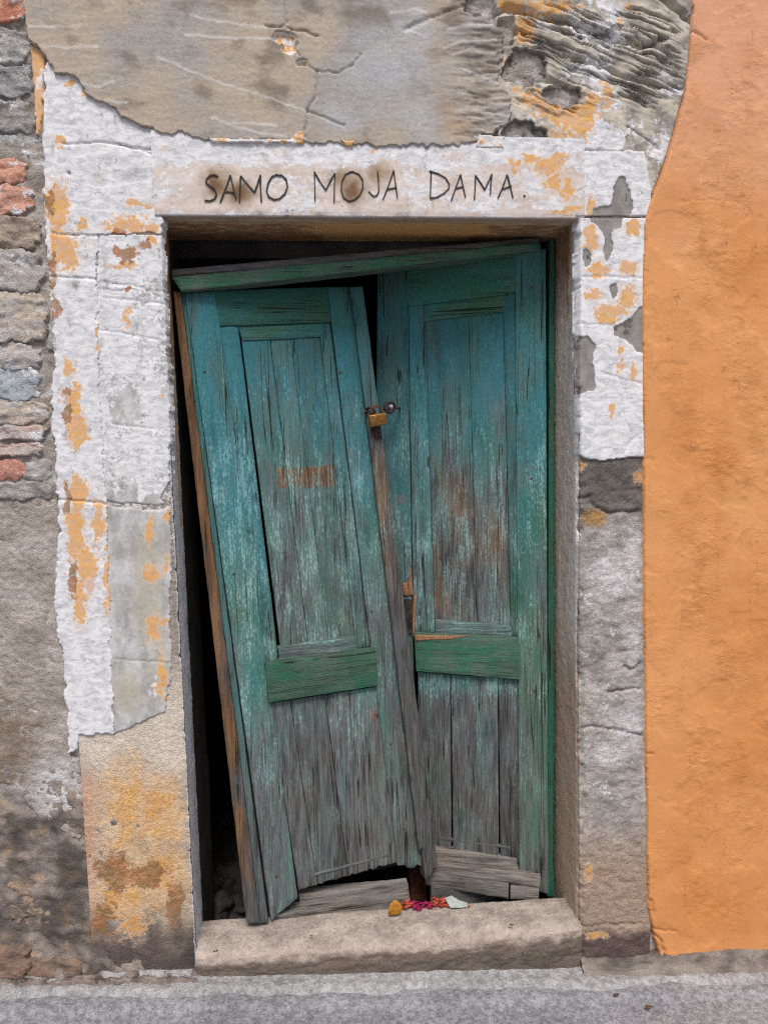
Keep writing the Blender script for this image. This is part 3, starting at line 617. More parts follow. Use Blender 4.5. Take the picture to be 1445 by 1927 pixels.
def j1h(U, V, s):
    hole = j1hole(U, V)
    h = .0055+.0018*fbm(U/50, V/50, 4, 423)+.0004*fbm(U/9, V/9, 3, 424)-.004*sst(-.02, .12, hole)
    for c in [[(1090, 610), (1150, 612), (1170, 600)], [(1089, 520), (1210, 524)], [(1130, 700), (1175, 716), (1206, 722)], [(1175, 850), (1184, 830), (1206, 815)], [(1180, 290), (1178, 380)]]:
        h = h-.003*np.exp(-(segdist(U+4*fbm(U/20, V/20, 3, 6), V+4*fbm(U/20, V/20, 3, 7), c)/1.6)**2)
    return h
coat('plaster_coat', J1, 2.5, j1h, M_plas, lambda U, V: mixc(flat(lin(150, 146, 144), U), lin(128, 124, 122), .5+fbm(U/20, V/20, 3, 425)), j1m, wob=2.5, seed=5, cut=lambda U, V: np.maximum(sdf(U, V, [(1087, 409), (1500, 409), (1500, 900), (1090, 900)]), 408-V))

# damaged, ribbed plaster at the upper right; OE is the edge of the neighbour's orange coat
OE = [(1297, -280), (1299, 30), (1296, 66), (1286, 180), (1270, 240), (1256, 290), (1236, 345), (1216, 390), (1208, 425), (1205, 560), (1206, 700), (1207, 860), (1207, 1000), (1209, 1200), (1211, 1400), (1214, 1560), (1216, 1700), (1222, 1735), (1232, 1775), (1240, 1806), (2600, 1842), (2600, -1300), (1297, -1300)]
K1 = [(935, OUT), (1330, OUT), (1330, 60), (1320, 180), (1285, 300), (1240, 380), (1205, 420), (1200, 300), (1086, 286), (940, 276), (930, 200)]
def rib(U, V):
    t = (V-60)-.42*(U-1000)                                            # across the diagonal ribs
    m = np.clip(2.2*blobs(U, V, [(1130, 120, 170, 75), (1060, 60, 120, 50), (1200, 150, 110, 60), (1040, 190, 80, 30), (1180, 60, 90, 50), (1230, 90, 60, 80)], 24, 51), 0, 1)
    return t, m
def k1h(U, V, s):
    t, m = rib(U, V)
    tt = t+9*fbm(U/80, V/60, 3, 501)
    r = fbm(tt/13+40, (U+.42*V)/150, 3, 502)
    h = .004+.004*fbm(U/60, V/40, 4, 503)+.0015*fbm(U/9, V/9, 3, 504)
    g_ = fbm(tt/15+11, (U+.42*V)/190, 3, 512)
    h = h+m*(.0025*r-.014*np.exp(-(g_/.07)**2)*sst(-.3, .2, fbm(U/70, V/50, 2, 513)+.1)+.004*sst(-.04, .04, g_))
    h += .012*sst(30, -50, t+12*fbm(U/40, V/40, 3, 505))
    for c, wd, dp in [([(910, 35), (960, 20), (1010, 35), (1070, 48), (1130, 75), (1200, 95), (1240, 80)], 6, .022), ([(1240, 0), (1270, 25), (1300, 48)], 6, .02), ([(1060, 108), (1120, 125), (1180, 150), (1240, 165)], 4, .012), ([(1010, 152), (1060, 160), (1095, 185)], 4, .012),
         ([(1180, 240), (1215, 262), (1240, 280)], 2, .006), ([(1130, 180), (1190, 188), (1230, 205)], 2, .005), ([(945, 275), (1090, 284), (1190, 290)], 2.2, .008), ([(1178, 240), (1176, 300), (1180, 350)], 2, .004)]:
        h = h-dp*np.exp(-(segdist(U+8*fbm(U/25, V/25, 3, 8), V+8*fbm(U/25, V/25, 3, 9), c)/wd)**2)
    hole = blobs(U, V, [(985, 128, 40, 36), (985, 258, 42, 30), (1055, 180, 36, 18), (950, 60, 20, 30)], 14, 52, 22.)
    h = h-.02*sst(-6, 4, sdf(U, V, OE))
    h = h-.020*sst(-.03, .10, hole)+.006*fbm(U/8, V/8, 3, 10)*(hole > 0)
    return h
def k1c(U, V):
    b = mixc(flat(lin(198, 190, 176), U), lin(140, 134, 128), .5+1.5*fbm(U/45, V/34, 4, 506))
    hole = blobs(U, V, [(985, 128, 40, 36), (985, 258, 42, 30), (1055, 180, 36, 18)], 14, 52, 22.)
    return mixc(b, lin(104, 98, 94), sst(-.1, .1, hole))
def k1m(U, V, s):
    hole = blobs(U, V, [(985, 128, 40, 36), (985, 258, 42, 30), (1055, 180, 36, 18)], 14, 52, 22.)
    t, m = rib(U, V)
    o = .27+.66*blobs(U, V, [(1075, 220, 50, 46), (1040, 205, 50, 30), (1000, 185, 34, 22), (1110, 210, 16, 50), (1050, 265, 40, 18), (985, 60, 34, 34), (1030, 20, 70, 20), (960, 10, 40, 18), (950, 120, 18, 20), (1090, 250, 34, 22), (1180, 20, 20, 10), (970, 170, 16, 14), (1085, 300, 20, 20), (1160, 45, 14, 8), (1140, 180, 16, 30)], 22, 53, 16.)+.34*fbm(U/9, V/10, 3, 507)
    o = np.where(hole > -.05, .05, o)
    w = .36+.22*sst(1000, 1180, U)+.34*fbm(U/50, V/40, 4, 508)-.9*np.clip(hole+.1, 0, 1)+.12*sst(200, 280, V)-.22*sst(1120, 1190, U+30*fbm(U/40, V/40, 3, 515))
    d = .16+.34*fbm(U/60, V/40, 4, 509)+.45*m*np.exp(-(fbm((t+9*fbm(U/80, V/60, 3, 501))/15+11, (U+.42*V)/190, 3, 512)/.08)**2)+.25*np.clip(hole, 0, 1)+.12*sst(120, 0, V)+.1
    return stackmk(U, w, o, None, d)
coat('plaster_coat', K1, 2.0, k1h, M_plas, k1c, k1m, wob=3., seed=6, box=(900, -260, 1345, 440))
coat('plaster_coat', [(900, 254), (948, 258), (946, 282), (893, 280), (895, 268)], 2.5, lambda U, V, s: .008+.003*fbm(U/12, V/12, 3, 14), M_plas, white_base, lambda U, V, s: stackmk(U, .72+.3*fbm(U/14, V/10, 3, 15), .36+.4*fbm(U/14, V/12, 3, 16)), wob=3., seed=26)

# grey-beige render slab above the lintel
S1 = [(52, OUT), (1000, OUT), (985, -60), (880, -5), (872, 22), (920, 35), (948, 60), (945, 110), (935, 150), (955, 175), (962, 215), (955, 232), (930, 250), (905, 256), (898, 272), (820, 278), (700, 276), (640, 274), (580, 272), (562, 268), (480, 268), (400, 268), (335, 256), (322, 257), (300, 250), (235, 225), (200, 200), (165, 180), (150, 155), (135, 144), (105, 140), (88, 108), (56, 78), (50, 60)]
Scr = [([(500, 52), (530, 55), (540, 48), (538, 0)], 1.6, .007), ([(550, 58), (552, 90), (575, 125), (597, 138), (640, 140), (665, 125), (680, 105)], 1.4, .005), ([(597, 138), (595, 180), (578, 212), (574, 265)], 1.6, .007), ([(540, 55), (600, 72)], 2., .006), ([(580, 212), (648, 240)], 2.2, .005), ([(870, 15), (800, 40), (760, 60)], 4., .006)]
Str = [[(360, 35), (430, 48), (500, 58)], [(350, 70), (420, 76), (510, 78)], [(300, 112), (400, 155), (480, 180), (575, 212)], [(58, 55), (110, 56), (155, 55)], [(75, 92), (130, 95), (185, 92)], [(150, 160), (190, 168), (215, 158)], [(735, 30), (780, 22), (800, 28)], [(840, 60), (880, 50), (930, 48)], [(835, 95), (870, 82), (930, 80)], [(845, 110), (880, 98), (930, 102)], [(870, 135), (910, 148), (940, 150)], [(900, 155), (940, 155)], [(760, 58), (800, 75)], [(200, 195), (240, 197)], [(400, 225), (470, 250), (540, 262)], [(440, 235), (520, 240)]]
def s1h(U, V, s):
    h = .011+.0025*fbm(U/130, V/90, 3, 601)+.0010*fbm(U/34, V/8, 4, 602)+.0006*fbm(U/6, V/6, 2, 603)
    uu = U+5*fbm(U/20, V/20, 3, 8); vv = V+5*fbm(U/20, V/20, 3, 9)
    for c, wd, dp in Scr: h = h-dp*np.exp(-(segdist(uu, vv, c)/wd)**2)
    for c in Str:
        d = segdist(U+2*fbm(U/20, V/20, 2, 18), V+3*fbm(U/20, V/20, 2, 19), c); h = h+.0009*np.exp(-(d/2.0)**2)
    h += .004*sst(.15, -.2, fbm(U/50, V/11, 3, 604))*sst(820, 900, U)*-1
    gap = blobs(U, V, [(535, 75, 22, 12), (545, 92, 16, 14), (568, 122, 10, 7)], 6, 61, 10.)
    return h-.012*sst(-.1, .2, gap)
def s1c(U, V):
    b = mixc(flat(lin(176, 163, 148), U), lin(160, 156, 152), .5+1.8*fbm(U/170, V/130, 3, 605)+.4*sst(500, 640, U)-.2)
    b = mixc(b, lin(128, 118, 108), .9*sst(.0, .45, fbm(U/90, V/60, 4, 606)+.28*sst(170, 20, V)*sst(280, 420, U)+.3*sst(820, 930, U)-.1))
    b = mixc(b, lin(172, 174, 178), .75*np.clip(1.5*blobs(U, V, [(720, 130, 110, 110), (800, 220, 60, 60), (640, 230, 60, 50), (770, 60, 60, 60)], 40, 62, 60.), 0, 1))
    b = mixc(b, lin(150, 122, 98), .5*np.clip(1.4*blobs(U, V, [(830, 205, 40, 34), (860, 240, 60, 20)], 16, 63), 0, 1))
    for c in Str: b = mixc(b, lin(206, 203, 200), .8*np.exp(-(segdist(U+2*fbm(U/20, V/20, 2, 18), V+3*fbm(U/20, V/20, 2, 19), c)/2.6)**2)*(.75+.5*fbm(U/30, V/30, 2, 20)))
    return b
def s1m(U, V, s):
    gap = blobs(U, V, [(535, 75, 22, 12), (545, 92, 16, 14), (568, 122, 10, 7)], 6, 61, 10.)
    return stackmk(U, .1+.8*sst(-.1, .1, gap), .05+.6*sst(-.1, .1, gap)*(.7+.8*fbm(U/10, V/10, 2, 3)), None, .02+.42*np.clip(blobs(U, V, [(430, 15, 160, 50), (420, 60, 90, 40), (600, 20, 90, 34), (70, 20, 26, 60), (900, 90, 60, 60), (900, 170, 60, 40)], 30, 64), 0, 1)*(.8+fbm(U/22, V/18, 4, 607)))
coat('render_coat', S1, 2.4, s1h, M_rend, s1c, s1m, wob=11., bev=1.2, ws=22., seed=7, box=(-20, -260, 1000, 300))
# ragged chips under the slab
for pl, sd_ in (([(392, 262), (470, 264), (545, 264), (560, 250), (574, 250), (574, 274), (400, 272)], 8), ([(640, 266), (668, 268), (664, 280), (650, 280)], 9)):
    coat('plaster_chip', pl, 2.2, lambda U, V, s: .014+.004*fbm(U/16, V/8, 3, 15), M_plas, white_base, lambda U, V, s: stackmk(U, .7+.3*fbm(U/14, V/8, 3, 15), .38+.5*fbm(U/16, V/12, 3, 16)+.3*sst(550, 565, U)), wob=2.5, seed=sd_)
# wall beyond the picture, above and to the left
for nm, bx in (('upper_wall', (-1250, -1300, 2500, -255)), ('side_wall', (-1250, -260, -60, 2000))):
    U, V = uvgrid(*bx, 26.); P = wallp(U, V, .004+.006*fbm(U/90, V/60, 4, 66))
    surf(nm, P, mixc(flat(lin(168, 160, 150), U), lin(130, 122, 114), .5+1.5*fbm(U/150, V/100, 4, 67)), stackmk(U, .3+.4*fbm(U/150, V/130, 4, 68)), M_wall, house)

# ------------------------------------------------------------------ orange neighbour
us = np.unique(np.concatenate([np.arange(1185, 1470, 2.8), np.linspace(1470, 2600, 50)])); vs_ = np.unique(np.concatenate([np.linspace(-1250, -60, 30), np.arange(-60, 1860, 2.8)]))
U, V = np.meshgrid(us, vs_)
s = sdf(U, V, OE)+2.4*fbm(U/26, V/26, 4, 701)*np.clip(.4+2*fbm(U/90, V/90, 2, 700), 0, 1)+.8*fbm(U/5, V/5, 2, 702)
e = np.clip(s/2.4+.5, 0, 1)
rough = np.clip(.42+1.5*fbm(U/85, V/95, 4, 703)+.35*sst(30, 110, s+20*fbm(U/50, V/50, 2, 4))-.35, 0, 1)
h = .0095+.004*fbm(U/140, V/120, 3, 704)+.0022*fbm(U/36, V/26, 4, 705)*(.3+rough)*.7+.0012*fbm((U+V*.3)/9, V/6, 3, 706)*rough
h += .0016*sst(.0, .03, fbm(U/110, V/130, 4, 708)+.12)                                # edge of a thicker coat
lump = np.maximum(0, fbm(U/13, V/8, 3, 707)-.34)*sst(.1, .5, fbm(U/120, V/110, 2, 709)+.25); h += .010*lump
for c, wd, dp in [([(1222, 1690), (1225, 1710), (1215, 1732), (1222, 1748), (1240, 1768), (1246, 1790)], 2.2, .010), ([(1215, 1745), (1268, 1748)], 1.6, .005), ([(1300, 62), (1320, 74), (1326, 78)], 2.5, .006), ([(1270, 382), (1340, 378), (1400, 384)], 1.5, .002), ([(1209, 1416), (1224, 1416)], 2., .006)]:
    h = h-dp*np.exp(-(segdist(U+4*fbm(U/16, V/16, 3, 8), V+4*fbm(U/16, V/16, 3, 9), c)/wd)**2)
h = -.036+(h+.036)*e
b = mixc(flat(lin(214, 153, 100), U), lin(205, 138, 82), .5+1.2*fbm(U/170, V/220, 4, 710)+.35*sst(900, 1700, V)-.1)
b = mixc(b, lin(212, 161, 132), .8*sst(560, 60, V+120*fbm(U/200, V/200, 2, 711)))
b = mixc(b, lin(184, 118, 64), .55*rough*sst(-.1, .5, fbm(U/60, V/80, 4, 712)+.15)); b = mixc(b, lin(214, 152, 98), .5*sst(70, 20, s)*sst(300, 700, V))
w = .08+.45*sst(5, 0, s)*sst(.05, .3, fbm(U/8, V/26, 3, 713))*sst(380, 460, V)
d = .02+.75*sst(1745, 1812, V-.026*(U-1210)+12*fbm(U/30, V/30, 3, 714))*.9+.3*blobs(U, V, [(1232, 1760, 18, 40)], 5, 6)
oranje = surf('orange_wall', wallp(U, V, h), b, stackmk(U, w, rough, None, d), M_orange, None, cells(s > -2.4))
tag(oranje, 'rough rendered wall painted bright orange to the right of the doorway', 'wall')
# low cement skirting along the foot of both walls
xs = np.linspace(.80, 2.8, 300); pr = [(.04, .058), (-.010, .056), (-.018, .046), (-.024, .026), (-.036, .012), (-.060, -.02)]
X = np.repeat(xs[:, None], 16, 1); tt = np.linspace(0, len(pr)-1, 16); py = np.interp(tt, range(len(pr)), [p[0] for p in pr]); pz = np.interp(tt, range(len(pr)), [p[1] for p in pr])
top = (.6+.4*sst(.95, 1.1, X)+.25*fbm(X*7, X*0, 4, 720))
Y = py[None]+.010*fbm(X*14, pz[None]*30, 4, 721); Z = gz(X)+np.where(pz > 0, pz, pz)[None]*np.where(pz[None] > .02, top, 1)+.005*fbm(X*20, py[None]*40, 3, 722)
Uq, Vq = proj(np.stack([X, X*0, Z], -1))
b = mixc(flat(lin(150, 140, 132), X), lin(92, 84, 80), .5+1.6*fbm(X*9, Z*20, 4, 723))
surf('plinth', np.stack([X, Y, Z], -1), b, stackmk(X, d=.3+.5*fbm(X*6, Z*14, 4, 724)), M_wall, oranje)
xs = np.linspace(-2.2, -.36, 300); X = np.repeat(xs[:, None], 16, 1)
Y = py[None]*.8-.004+.020*fbm(X*10, pz[None]*26, 5, 731, .65); Z = gz(X)+pz[None]*np.where(pz[None] > .02, .15+.9*np.maximum(0, fbm(X*8, X*0, 3, 732)), 1)+.018*fbm(X*18, py[None]*50, 5, 733, .65)
b = mixc(flat(lin(150, 138, 130), X), lin(84, 75, 72), .5+2.2*fbm(X*14, Z*30+Y*20, 5, 734, .65))
surf('skirting', np.stack([X, Y, Z], -1), b, stackmk(X, d=.3+.5*fbm(X*6, Z*14, 4, 735)), M_wall, house)

# ------------------------------------------------------------------ door step
def steptop(X): return .137+(X-OPL)*(-.030/1.16)
xs = np.linspace(OPL-.005, OPR+.008, 330)
pr = [(.135, -.30), (.135, -.10), (.132, -.012), (.124, -.001), (.09, 0), (.045, -.001), (.020, -.004), (.002, -.012), (-.010, -.024), (-.016, -.040), (-.016, -.07), (-.012, -.10), (-.008, -.14), (-.008, -.22)]
cum = np.concatenate([[0], np.cumsum([math.hypot(a[0]-c[0], a[1]-c[1])**.6 for a, c in zip(pr[:-1], pr[1:])])])
tt = np.linspace(0, cum[-1], 110); py = np.interp(tt, cum, [p[0] for p in pr]); pz = np.interp(tt, cum, [p[1] for p in pr])
X, Yb = np.meshgrid(xs, py); Zb = np.broadcast_to(pz[:, None], X.shape)
tz = steptop(X)
endr = sst(.0, .05, OPR+.012-X)*.75+.25; endl = sst(0, .035, X-OPL+.012)*.6+.4
wear = .010*sst(.14, .0, Yb)*np.exp(-((X-.18)/.45)**2)
fr = sst(.02, -.012, Yb)
Y = np.where(Yb < 0, Yb*endr*endl, Yb)+fr*(.006*fbm(X*9, Zb*22, 4, 801)+.003*fbm(X*32, Zb*60, 3, 802)-.004)
Z = tz+Zb-wear+.0025*fbm(X*12, Yb*12, 4, 803)+.0016*fbm(X*60, Yb*60, 4, 804)-.004*np.maximum(0, fbm(X*26, Yb*30, 3, 810)-.35)-.006*fr*np.maximum(0, fbm(X*16, X*0, 3, 805))
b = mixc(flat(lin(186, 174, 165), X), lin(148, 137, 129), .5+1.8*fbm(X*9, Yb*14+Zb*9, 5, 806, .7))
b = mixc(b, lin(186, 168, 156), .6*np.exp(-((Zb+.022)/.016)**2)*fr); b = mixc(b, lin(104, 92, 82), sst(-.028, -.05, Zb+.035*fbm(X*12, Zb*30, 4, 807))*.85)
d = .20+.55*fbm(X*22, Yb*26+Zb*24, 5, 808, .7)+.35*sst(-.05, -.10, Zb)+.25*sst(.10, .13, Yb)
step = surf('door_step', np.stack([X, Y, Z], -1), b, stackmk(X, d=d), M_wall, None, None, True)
tag(step, 'worn rounded stone threshold step below the broken green doors', 'step')

# ------------------------------------------------------------------ dark room behind
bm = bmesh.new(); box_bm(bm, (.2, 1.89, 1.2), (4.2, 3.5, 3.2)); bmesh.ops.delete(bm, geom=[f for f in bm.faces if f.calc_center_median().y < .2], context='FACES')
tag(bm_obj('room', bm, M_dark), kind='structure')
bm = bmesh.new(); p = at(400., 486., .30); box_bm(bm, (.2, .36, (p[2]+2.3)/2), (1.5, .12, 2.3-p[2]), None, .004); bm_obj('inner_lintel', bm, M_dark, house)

# ------------------------------------------------------------------ woodwork
rw = random.Random(11)
PL = Plane(at(508., 1733., .085), rad(14.), rad(2.4)); PR = Plane(at(1028., 1000., .160), rad(-17.))
PF = Plane(at(480., 1735., .065), rad(2.), rad(2.0))          # left post
PT = Plane(at(330., 520., .10), rad(3.5)); PS = Plane(at(1036., 1000., .190), 0.)
def teal(u, v, kind):
    """how much paint is left: r cover, g green tint, b pale flaking, a warm bare wood"""
    n = fbm(u/60, v/170, 4, 901); m = fbm(u/24, v/80, 3, 905)
    c = np.interp(v, [450, 620, 760, 900, 1050, 1200, 1300, 1450, 1620, 1740], [1.05, .95, .80, .68, .58, .50, .40, .32, .26, .28])+.42*n+.2*m
    g = np.interp(v, [450, 560, 640, 860, 1000, 1200, 1700], [.45, .35, .05, .08, .40, .55, .7])+.5*fbm(u/90, v/120, 3, 902)
    b = np.interp(v, [450, 640, 720, 850, 1000, 1180, 1300, 1700], [.05, .14, .30, .47, .52, .46, .40, .25])+.34*fbm(u/40, v/90, 4, 903)
    a = np.interp(v, [450, 700, 1000, 1300, 1700], [.30, .22, .14, .06, .04])+.3*fbm(u/50, v/120, 3, 904)
    if kind == 'stile_l': c = c+.22-.16*sst(1150, 1500, v); b = b+.05+.08*sst(1200, 1400, v); g = g-.25*sst(1250, 900, v)
    if kind == 'panel_l': c = c-.14*sst(620, 740, v); g = g+.28*sst(760, 900, v); b = b+.02; a = a+.12
    if kind == 'panel_r': c = c-.16*sst(620, 740, v)-.22*sst(840, 960, v); g = g+.2*sst(760, 900, v); a = a+.12; a = a+.22*sst(760, 1000, v)*sst(1250, 1100, v)
    if kind == 'stile_r': c = c+.10; g = g+.35*sst(800, 1000, v)
    if kind == 'stile_m': c = c-.05; b = b+.02
    if kind == 'low': c = c-.12+.35*sst(1320, 1280, v)*(v > 1258); b = b+.14*sst(1345, 1300, v)*(v > 1258)
    if kind == 'rail': c = .62+.35*n+.1*m; g = g*0+.95; b = b*0+.02; a = a*0+.12
    if kind == 'top': g = g+.35; b = b*0+.03; a = a+.12
    if kind == 'bare': c = c*0+.06; b = b*0; a = a*0+.05+.2*n
    if kind == 'astragal': c = np.interp(v, [540, 700, 780, 860, 1650], [.85, .7, .45, .05, .02])+.25*n; a = np.interp(v, [540, 760, 900, 1200, 1650], [.35, .3, .48, .32, .05])+.2*n; b = b-.1
    if kind == 'post': c = c*0+.02; a = a*0+np.interp(v, [540, 1300, 1600, 1740], [.75, .62, .5, .25])+.35*n; b = b*0
    if kind == 'post_edge': c = np.interp(v, [540, 1200, 1600], [.75, .62, .35])+.25*n; a = a*0+.1; b = b*0+.25; g = g*0+.3
    if kind == 'beam': c = c*0+.62+.35*n; g = g*0+.95; b = b*0+.10; a = a*0+.42
    if kind == 'beam_top': c = c*0+.12; a = a*0+.36; b = b*0
    if kind == 'frame': c = c*0+1.; g = g*0+.8; b = b*0
    # pale bits and warm spots that can be picked out
    if kind == 'panel_l':
        rp = np.minimum(np.minimum(u-(524+.02*(v-880)), 628-u), np.minimum(v-880-3*fbm(u/8, u*0, 2, 3), 914+7*fbm(u/7, u*0, 3, 4)-v))
        a = np.where(rp > 0, 1.2, a); c = np.where(rp > 0, -.2, c)
        fl = blobs(u, v, [(676, 1130, 12, 26), (668, 1085, 9, 40)], 8, 5); b = np.where(fl > 0, 1.2, b); c = np.where(fl > 0, 1.2, c)
    kn = blobs(u, v, [(565, 1163, 7, 9), (703, 1346, 9, 11), (402, 1217, 10, 8), (440, 1520, 8, 6), (905, 1290, 5, 9), (415, 752, 18, 5), (752, 938, 12, 8), (1003, 880, 12, 4), (860, 1075, 5, 18)], 3, 15, 9.)
    a = np.where(kn > 0, .55, a); c = np.where(kn > 0, c-.3, c)
    return np.stack([np.clip(c, -.2, 1.2), np.clip(g, 0, 1), np.clip(b, 0, 1.2), np.clip(a, 0, 1.2)], -1)
def plank(name, quad, plane, off=0., th=.03, parent=None, kind='stile_l', grain='v', wear=.0015, rag_top=0., rag_bot=0., cup=0., st=(6., 9.), mat=None, seed=None, rb=3.):
    """a sawn board: quad is TL, TR, BR, BL on the leaf's plane; real thickness behind it"""
    q = np.array(quad, float); seed = rw.randint(0, 9999) if seed is None else seed
    wu = max(np.linalg.norm(q[1]-q[0]), np.linalg.norm(q[2]-q[3])); hv = max(np.linalg.norm(q[3]-q[0]), np.linalg.norm(q[2]-q[1]))
    nu = max(5, int(wu/st[0])+1); nv = max(5, int(hv/st[1])+1)
    if grain == 'h': nu = max(5, int(wu/9.)+1); nv = max(6, int(hv/5.)+1)
    def axis(n, L):
        a = np.linspace(0, 1, n); e = min(.2, 1.6/max(L, 1)); return np.unique(np.concatenate([[0, e, 1-e, 1], a[1:-1]]))
    A, B = np.meshgrid(axis(nu, wu), axis(nv, hv))
    if rag_bot: B1 = 1-rag_bot/hv*np.abs(fbm(A*wu/11., A*0, 3, seed))*1.6; B = B*B1
    if rag_top: B = 1-(1-B)*(1-rag_top/hv*np.abs(fbm(A*wu/11., A*0, 3, seed+1))*1.6)
    P2 = (1-A)[..., None]*(1-B)[..., None]*q[0]+A[..., None]*(1-B)[..., None]*q[1]+A[..., None]*B[..., None]*q[2]+(1-A)[..., None]*B[..., None]*q[3]
    U, V = P2[..., 0], P2[..., 1]
    # worn, slightly wavy edges
    if grain == 'v': U = U+(.9*fbm(V/45, V*0+3., 3, seed+2))*(1-4*(A-.5)**2*0); 
    else: V = V+.9*fbm(U/45, U*0, 3, seed+3)
    ed = np.minimum(np.minimum(A*wu, (1-A)*wu), np.minimum(B*hv, (1-B)*hv))
    rnd = -.0022*(1-sst(0, rb, ed))-.004*(1-sst(0, 5, ed))*np.maximum(0, fbm(U/10, V/22, 3, seed+4)-.1)
    gx, gy = (U, V) if grain == 'v' else (V, U)
    rel = wear*fbm(gx/7., gy/110., 3, seed+5)+cup*(4*(A-.5)**2)
    pt = plane.at(U, V, off)+plane.n*(rnd+rel)[..., None]
    nr, nc = pt.shape[:2]
    across = (plane.at(U, V, off)@plane.d); along = plane.at(U, V, off)[..., 2]
    if grain == 'h': across, along = along, across
    gr = np.stack([across, along, np.full(across.shape, (seed % 97)*.37)], -1)
    mk = teal(U, V, kind)
    ring = np.concatenate([np.stack([np.zeros(nc-1, int), np.arange(nc-1)], 1), np.stack([np.arange(nr-1), np.full(nr-1, nc-1)], 1), np.stack([np.full(nc-1, nr-1), np.arange(nc-1, 0, -1)], 1), np.stack([np.arange(nr-1, 0, -1), np.zeros(nr-1, int)], 1)])
    ri = ring[:, 0]*nc+ring[:, 1]; m = len(ri)
    fv = pt.reshape(-1, 3); bk = fv[ri]-plane.n*th
    verts = np.concatenate([fv, fv[ri], bk]); n0 = len(fv)
    g2 = gr.reshape(-1, 3); m2 = mk.reshape(-1, 4)
    sm = m2[ri].copy(); sm[:, 0] *= .75
    gb = g2[ri].copy(); gb[:, 0] += th
    attrs = {'gr': np.concatenate([g2, g2[ri], gb]), 'mk': np.concatenate([m2, sm, sm])}
    k = np.arange(m); k1 = (k+1) % m
    sides = np.stack([n0+k, n0+k1, n0+m+k1, n0+m+k], 1)
    quads = np.concatenate([grid_quads(nr, nc), sides])
    me = mesh_np(name, verts, quads, attrs)
    o = link(name, me, mat or M_wood, parent); return o
def lerp(a, b, t): return (a[0]+(b[0]-a[0])*t, a[1]+(b[1]-a[1])*t)

# ---- the frame, racked over to one side
frame = thing('door_frame', 'racked wooden door frame with brown leaning post and fallen green head beam', 'door frame', tuple(at(480., 1735., .1)))
plank('jamb_post', [(326, 548), (340, 548), (490, 1738), (464, 1738)], PF, 0, .055, frame, 'post', wear=.002)
plank('jamb_post_edge', [(341, 549), (348, 550), (505, 1735), (491, 1738)], PF, -.006, .045, frame, 'post_edge', st=(4., 9.))
plank('head_beam', [(324, 522), (1016, 456), (1018, 470), (342, 548)], PT, 0, .07, frame, 'beam', 'h', wear=.002)
plank('head_beam_edge', [(324, 507), (1014, 446), (1016, 456), (324, 522)], PT, -.004, .06, frame, 'beam_top', 'h', wear=.003)
plank('jamb_post', [(1034, 440), (1044, 440), (1042, 1688), (1030, 1688)], PS, 0, .05, frame, 'frame', st=(4., 12.))

# ---- left leaf
leafL = thing('door_leaf', 'peeling teal wooden door leaf leaning over, hanging off its frame on the left', 'door', tuple(PL.at(np.array(530.), np.array(1730.))))
SL0, SL1 = (350, 550), (512, 1733)                                    # outer edge of left stile
IL0, IL1 = (414, 612), (566, 1668)                                    # inner edge
IR0, IR1 = (619, 606), (745, 1622)                                    # inner edge of right stile
ER0, ER1 = (664, 540), (796, 1640)
def onl(a, b, v): t = (v-a[1])/(b[1]-a[1]); return (a[0]+(b[0]-a[0])*t, v)
plank('stile', [(349, 552), (405, 548), (561, 1690), (511, 1734)], PL, 0, .036, leafL, 'stile_l', rag_bot=6)
plank('stile', [(617, 540), (664, 540), (804, 1636), (749, 1632)], PL, 0, .036, leafL, 'stile_m', rag_bot=12, cup=-.001)
plank('rail', [(404, 547), (617, 540), (623, 606), (413, 613)], PL, -.0015, .034, leafL, 'top', 'h')
# mouldings round the upper panel
plank('moulding', [(413, 614), (449, 613), (525, 1243), (497, 1246)], PL, -.005, .022, leafL, 'stile_l', cup=-.003, st=(4., 9.))
plank('moulding', [(449, 613), (612, 608), (610, 633), (457, 641)], PL, -.009, .016, leafL, 'top', 'h')
plank('moulding', [(601, 610), (621, 608), (697, 1216), (672, 1220)], PL, -.006, .020, leafL, 'stile_m', st=(4., 9.))
plank('moulding', [(523, 1217), (672, 1196), (676, 1222), (527, 1244)], PL, -.009, .016, leafL, 'low', 'h')
pt = lambda t: lerp((454, 638), (604, 632), t); pb = lambda t: lerp((530, 1240), (676, 1218), t)
for t0, t1, of in ((.01, .36, -.014), (.368, .62, -.0155), (.625, .99, -.0145)):
    plank('panel_board', [pt(t0), pt(t1), pb(t1), pb(t0)], PL, of, .012, leafL, 'panel_l', wear=.0012)
plank('middle_rail', [(499, 1247), (707, 1219), (713, 1290), (507, 1322)], PL, .014, .05, leafL, 'rail', 'h', wear=.003, rb=6.)
lt = lambda t: lerp((508, 1324), (713, 1292), t); lb = lambda t: lerp((563, 1676), (748, 1624), t)
for t0, t1, of, rb_ in ((.0, .185, -.006, 4), (.19, .50, -.009, 8), (.508, .995, -.0075, 10)):
    plank('panel_board', [lt(t0), lt(t1), lb(t1), lb(t0)], PL, of, .016, leafL, 'low', rag_bot=rb_, wear=.0018)
plank('bead', [(574, 1649), (735, 1606), (736, 1611), (575, 1655)], PL, -.0055, .008, leafL, 'low', 'h')
plank('cover_strip', [(660, 540), (683, 539), (824, 1630), (802, 1662)], PL, .020, .045, leafL, 'astragal', st=(4., 9.), wear=.003, rag_bot=14, rb=5.)
plank('cover_strip', [(694, 806), (706, 806), (801, 1600), (790, 1604)], PL, .0255, .014, leafL, 'astragal', st=(4., 9.), wear=.003, rag_bot=14)
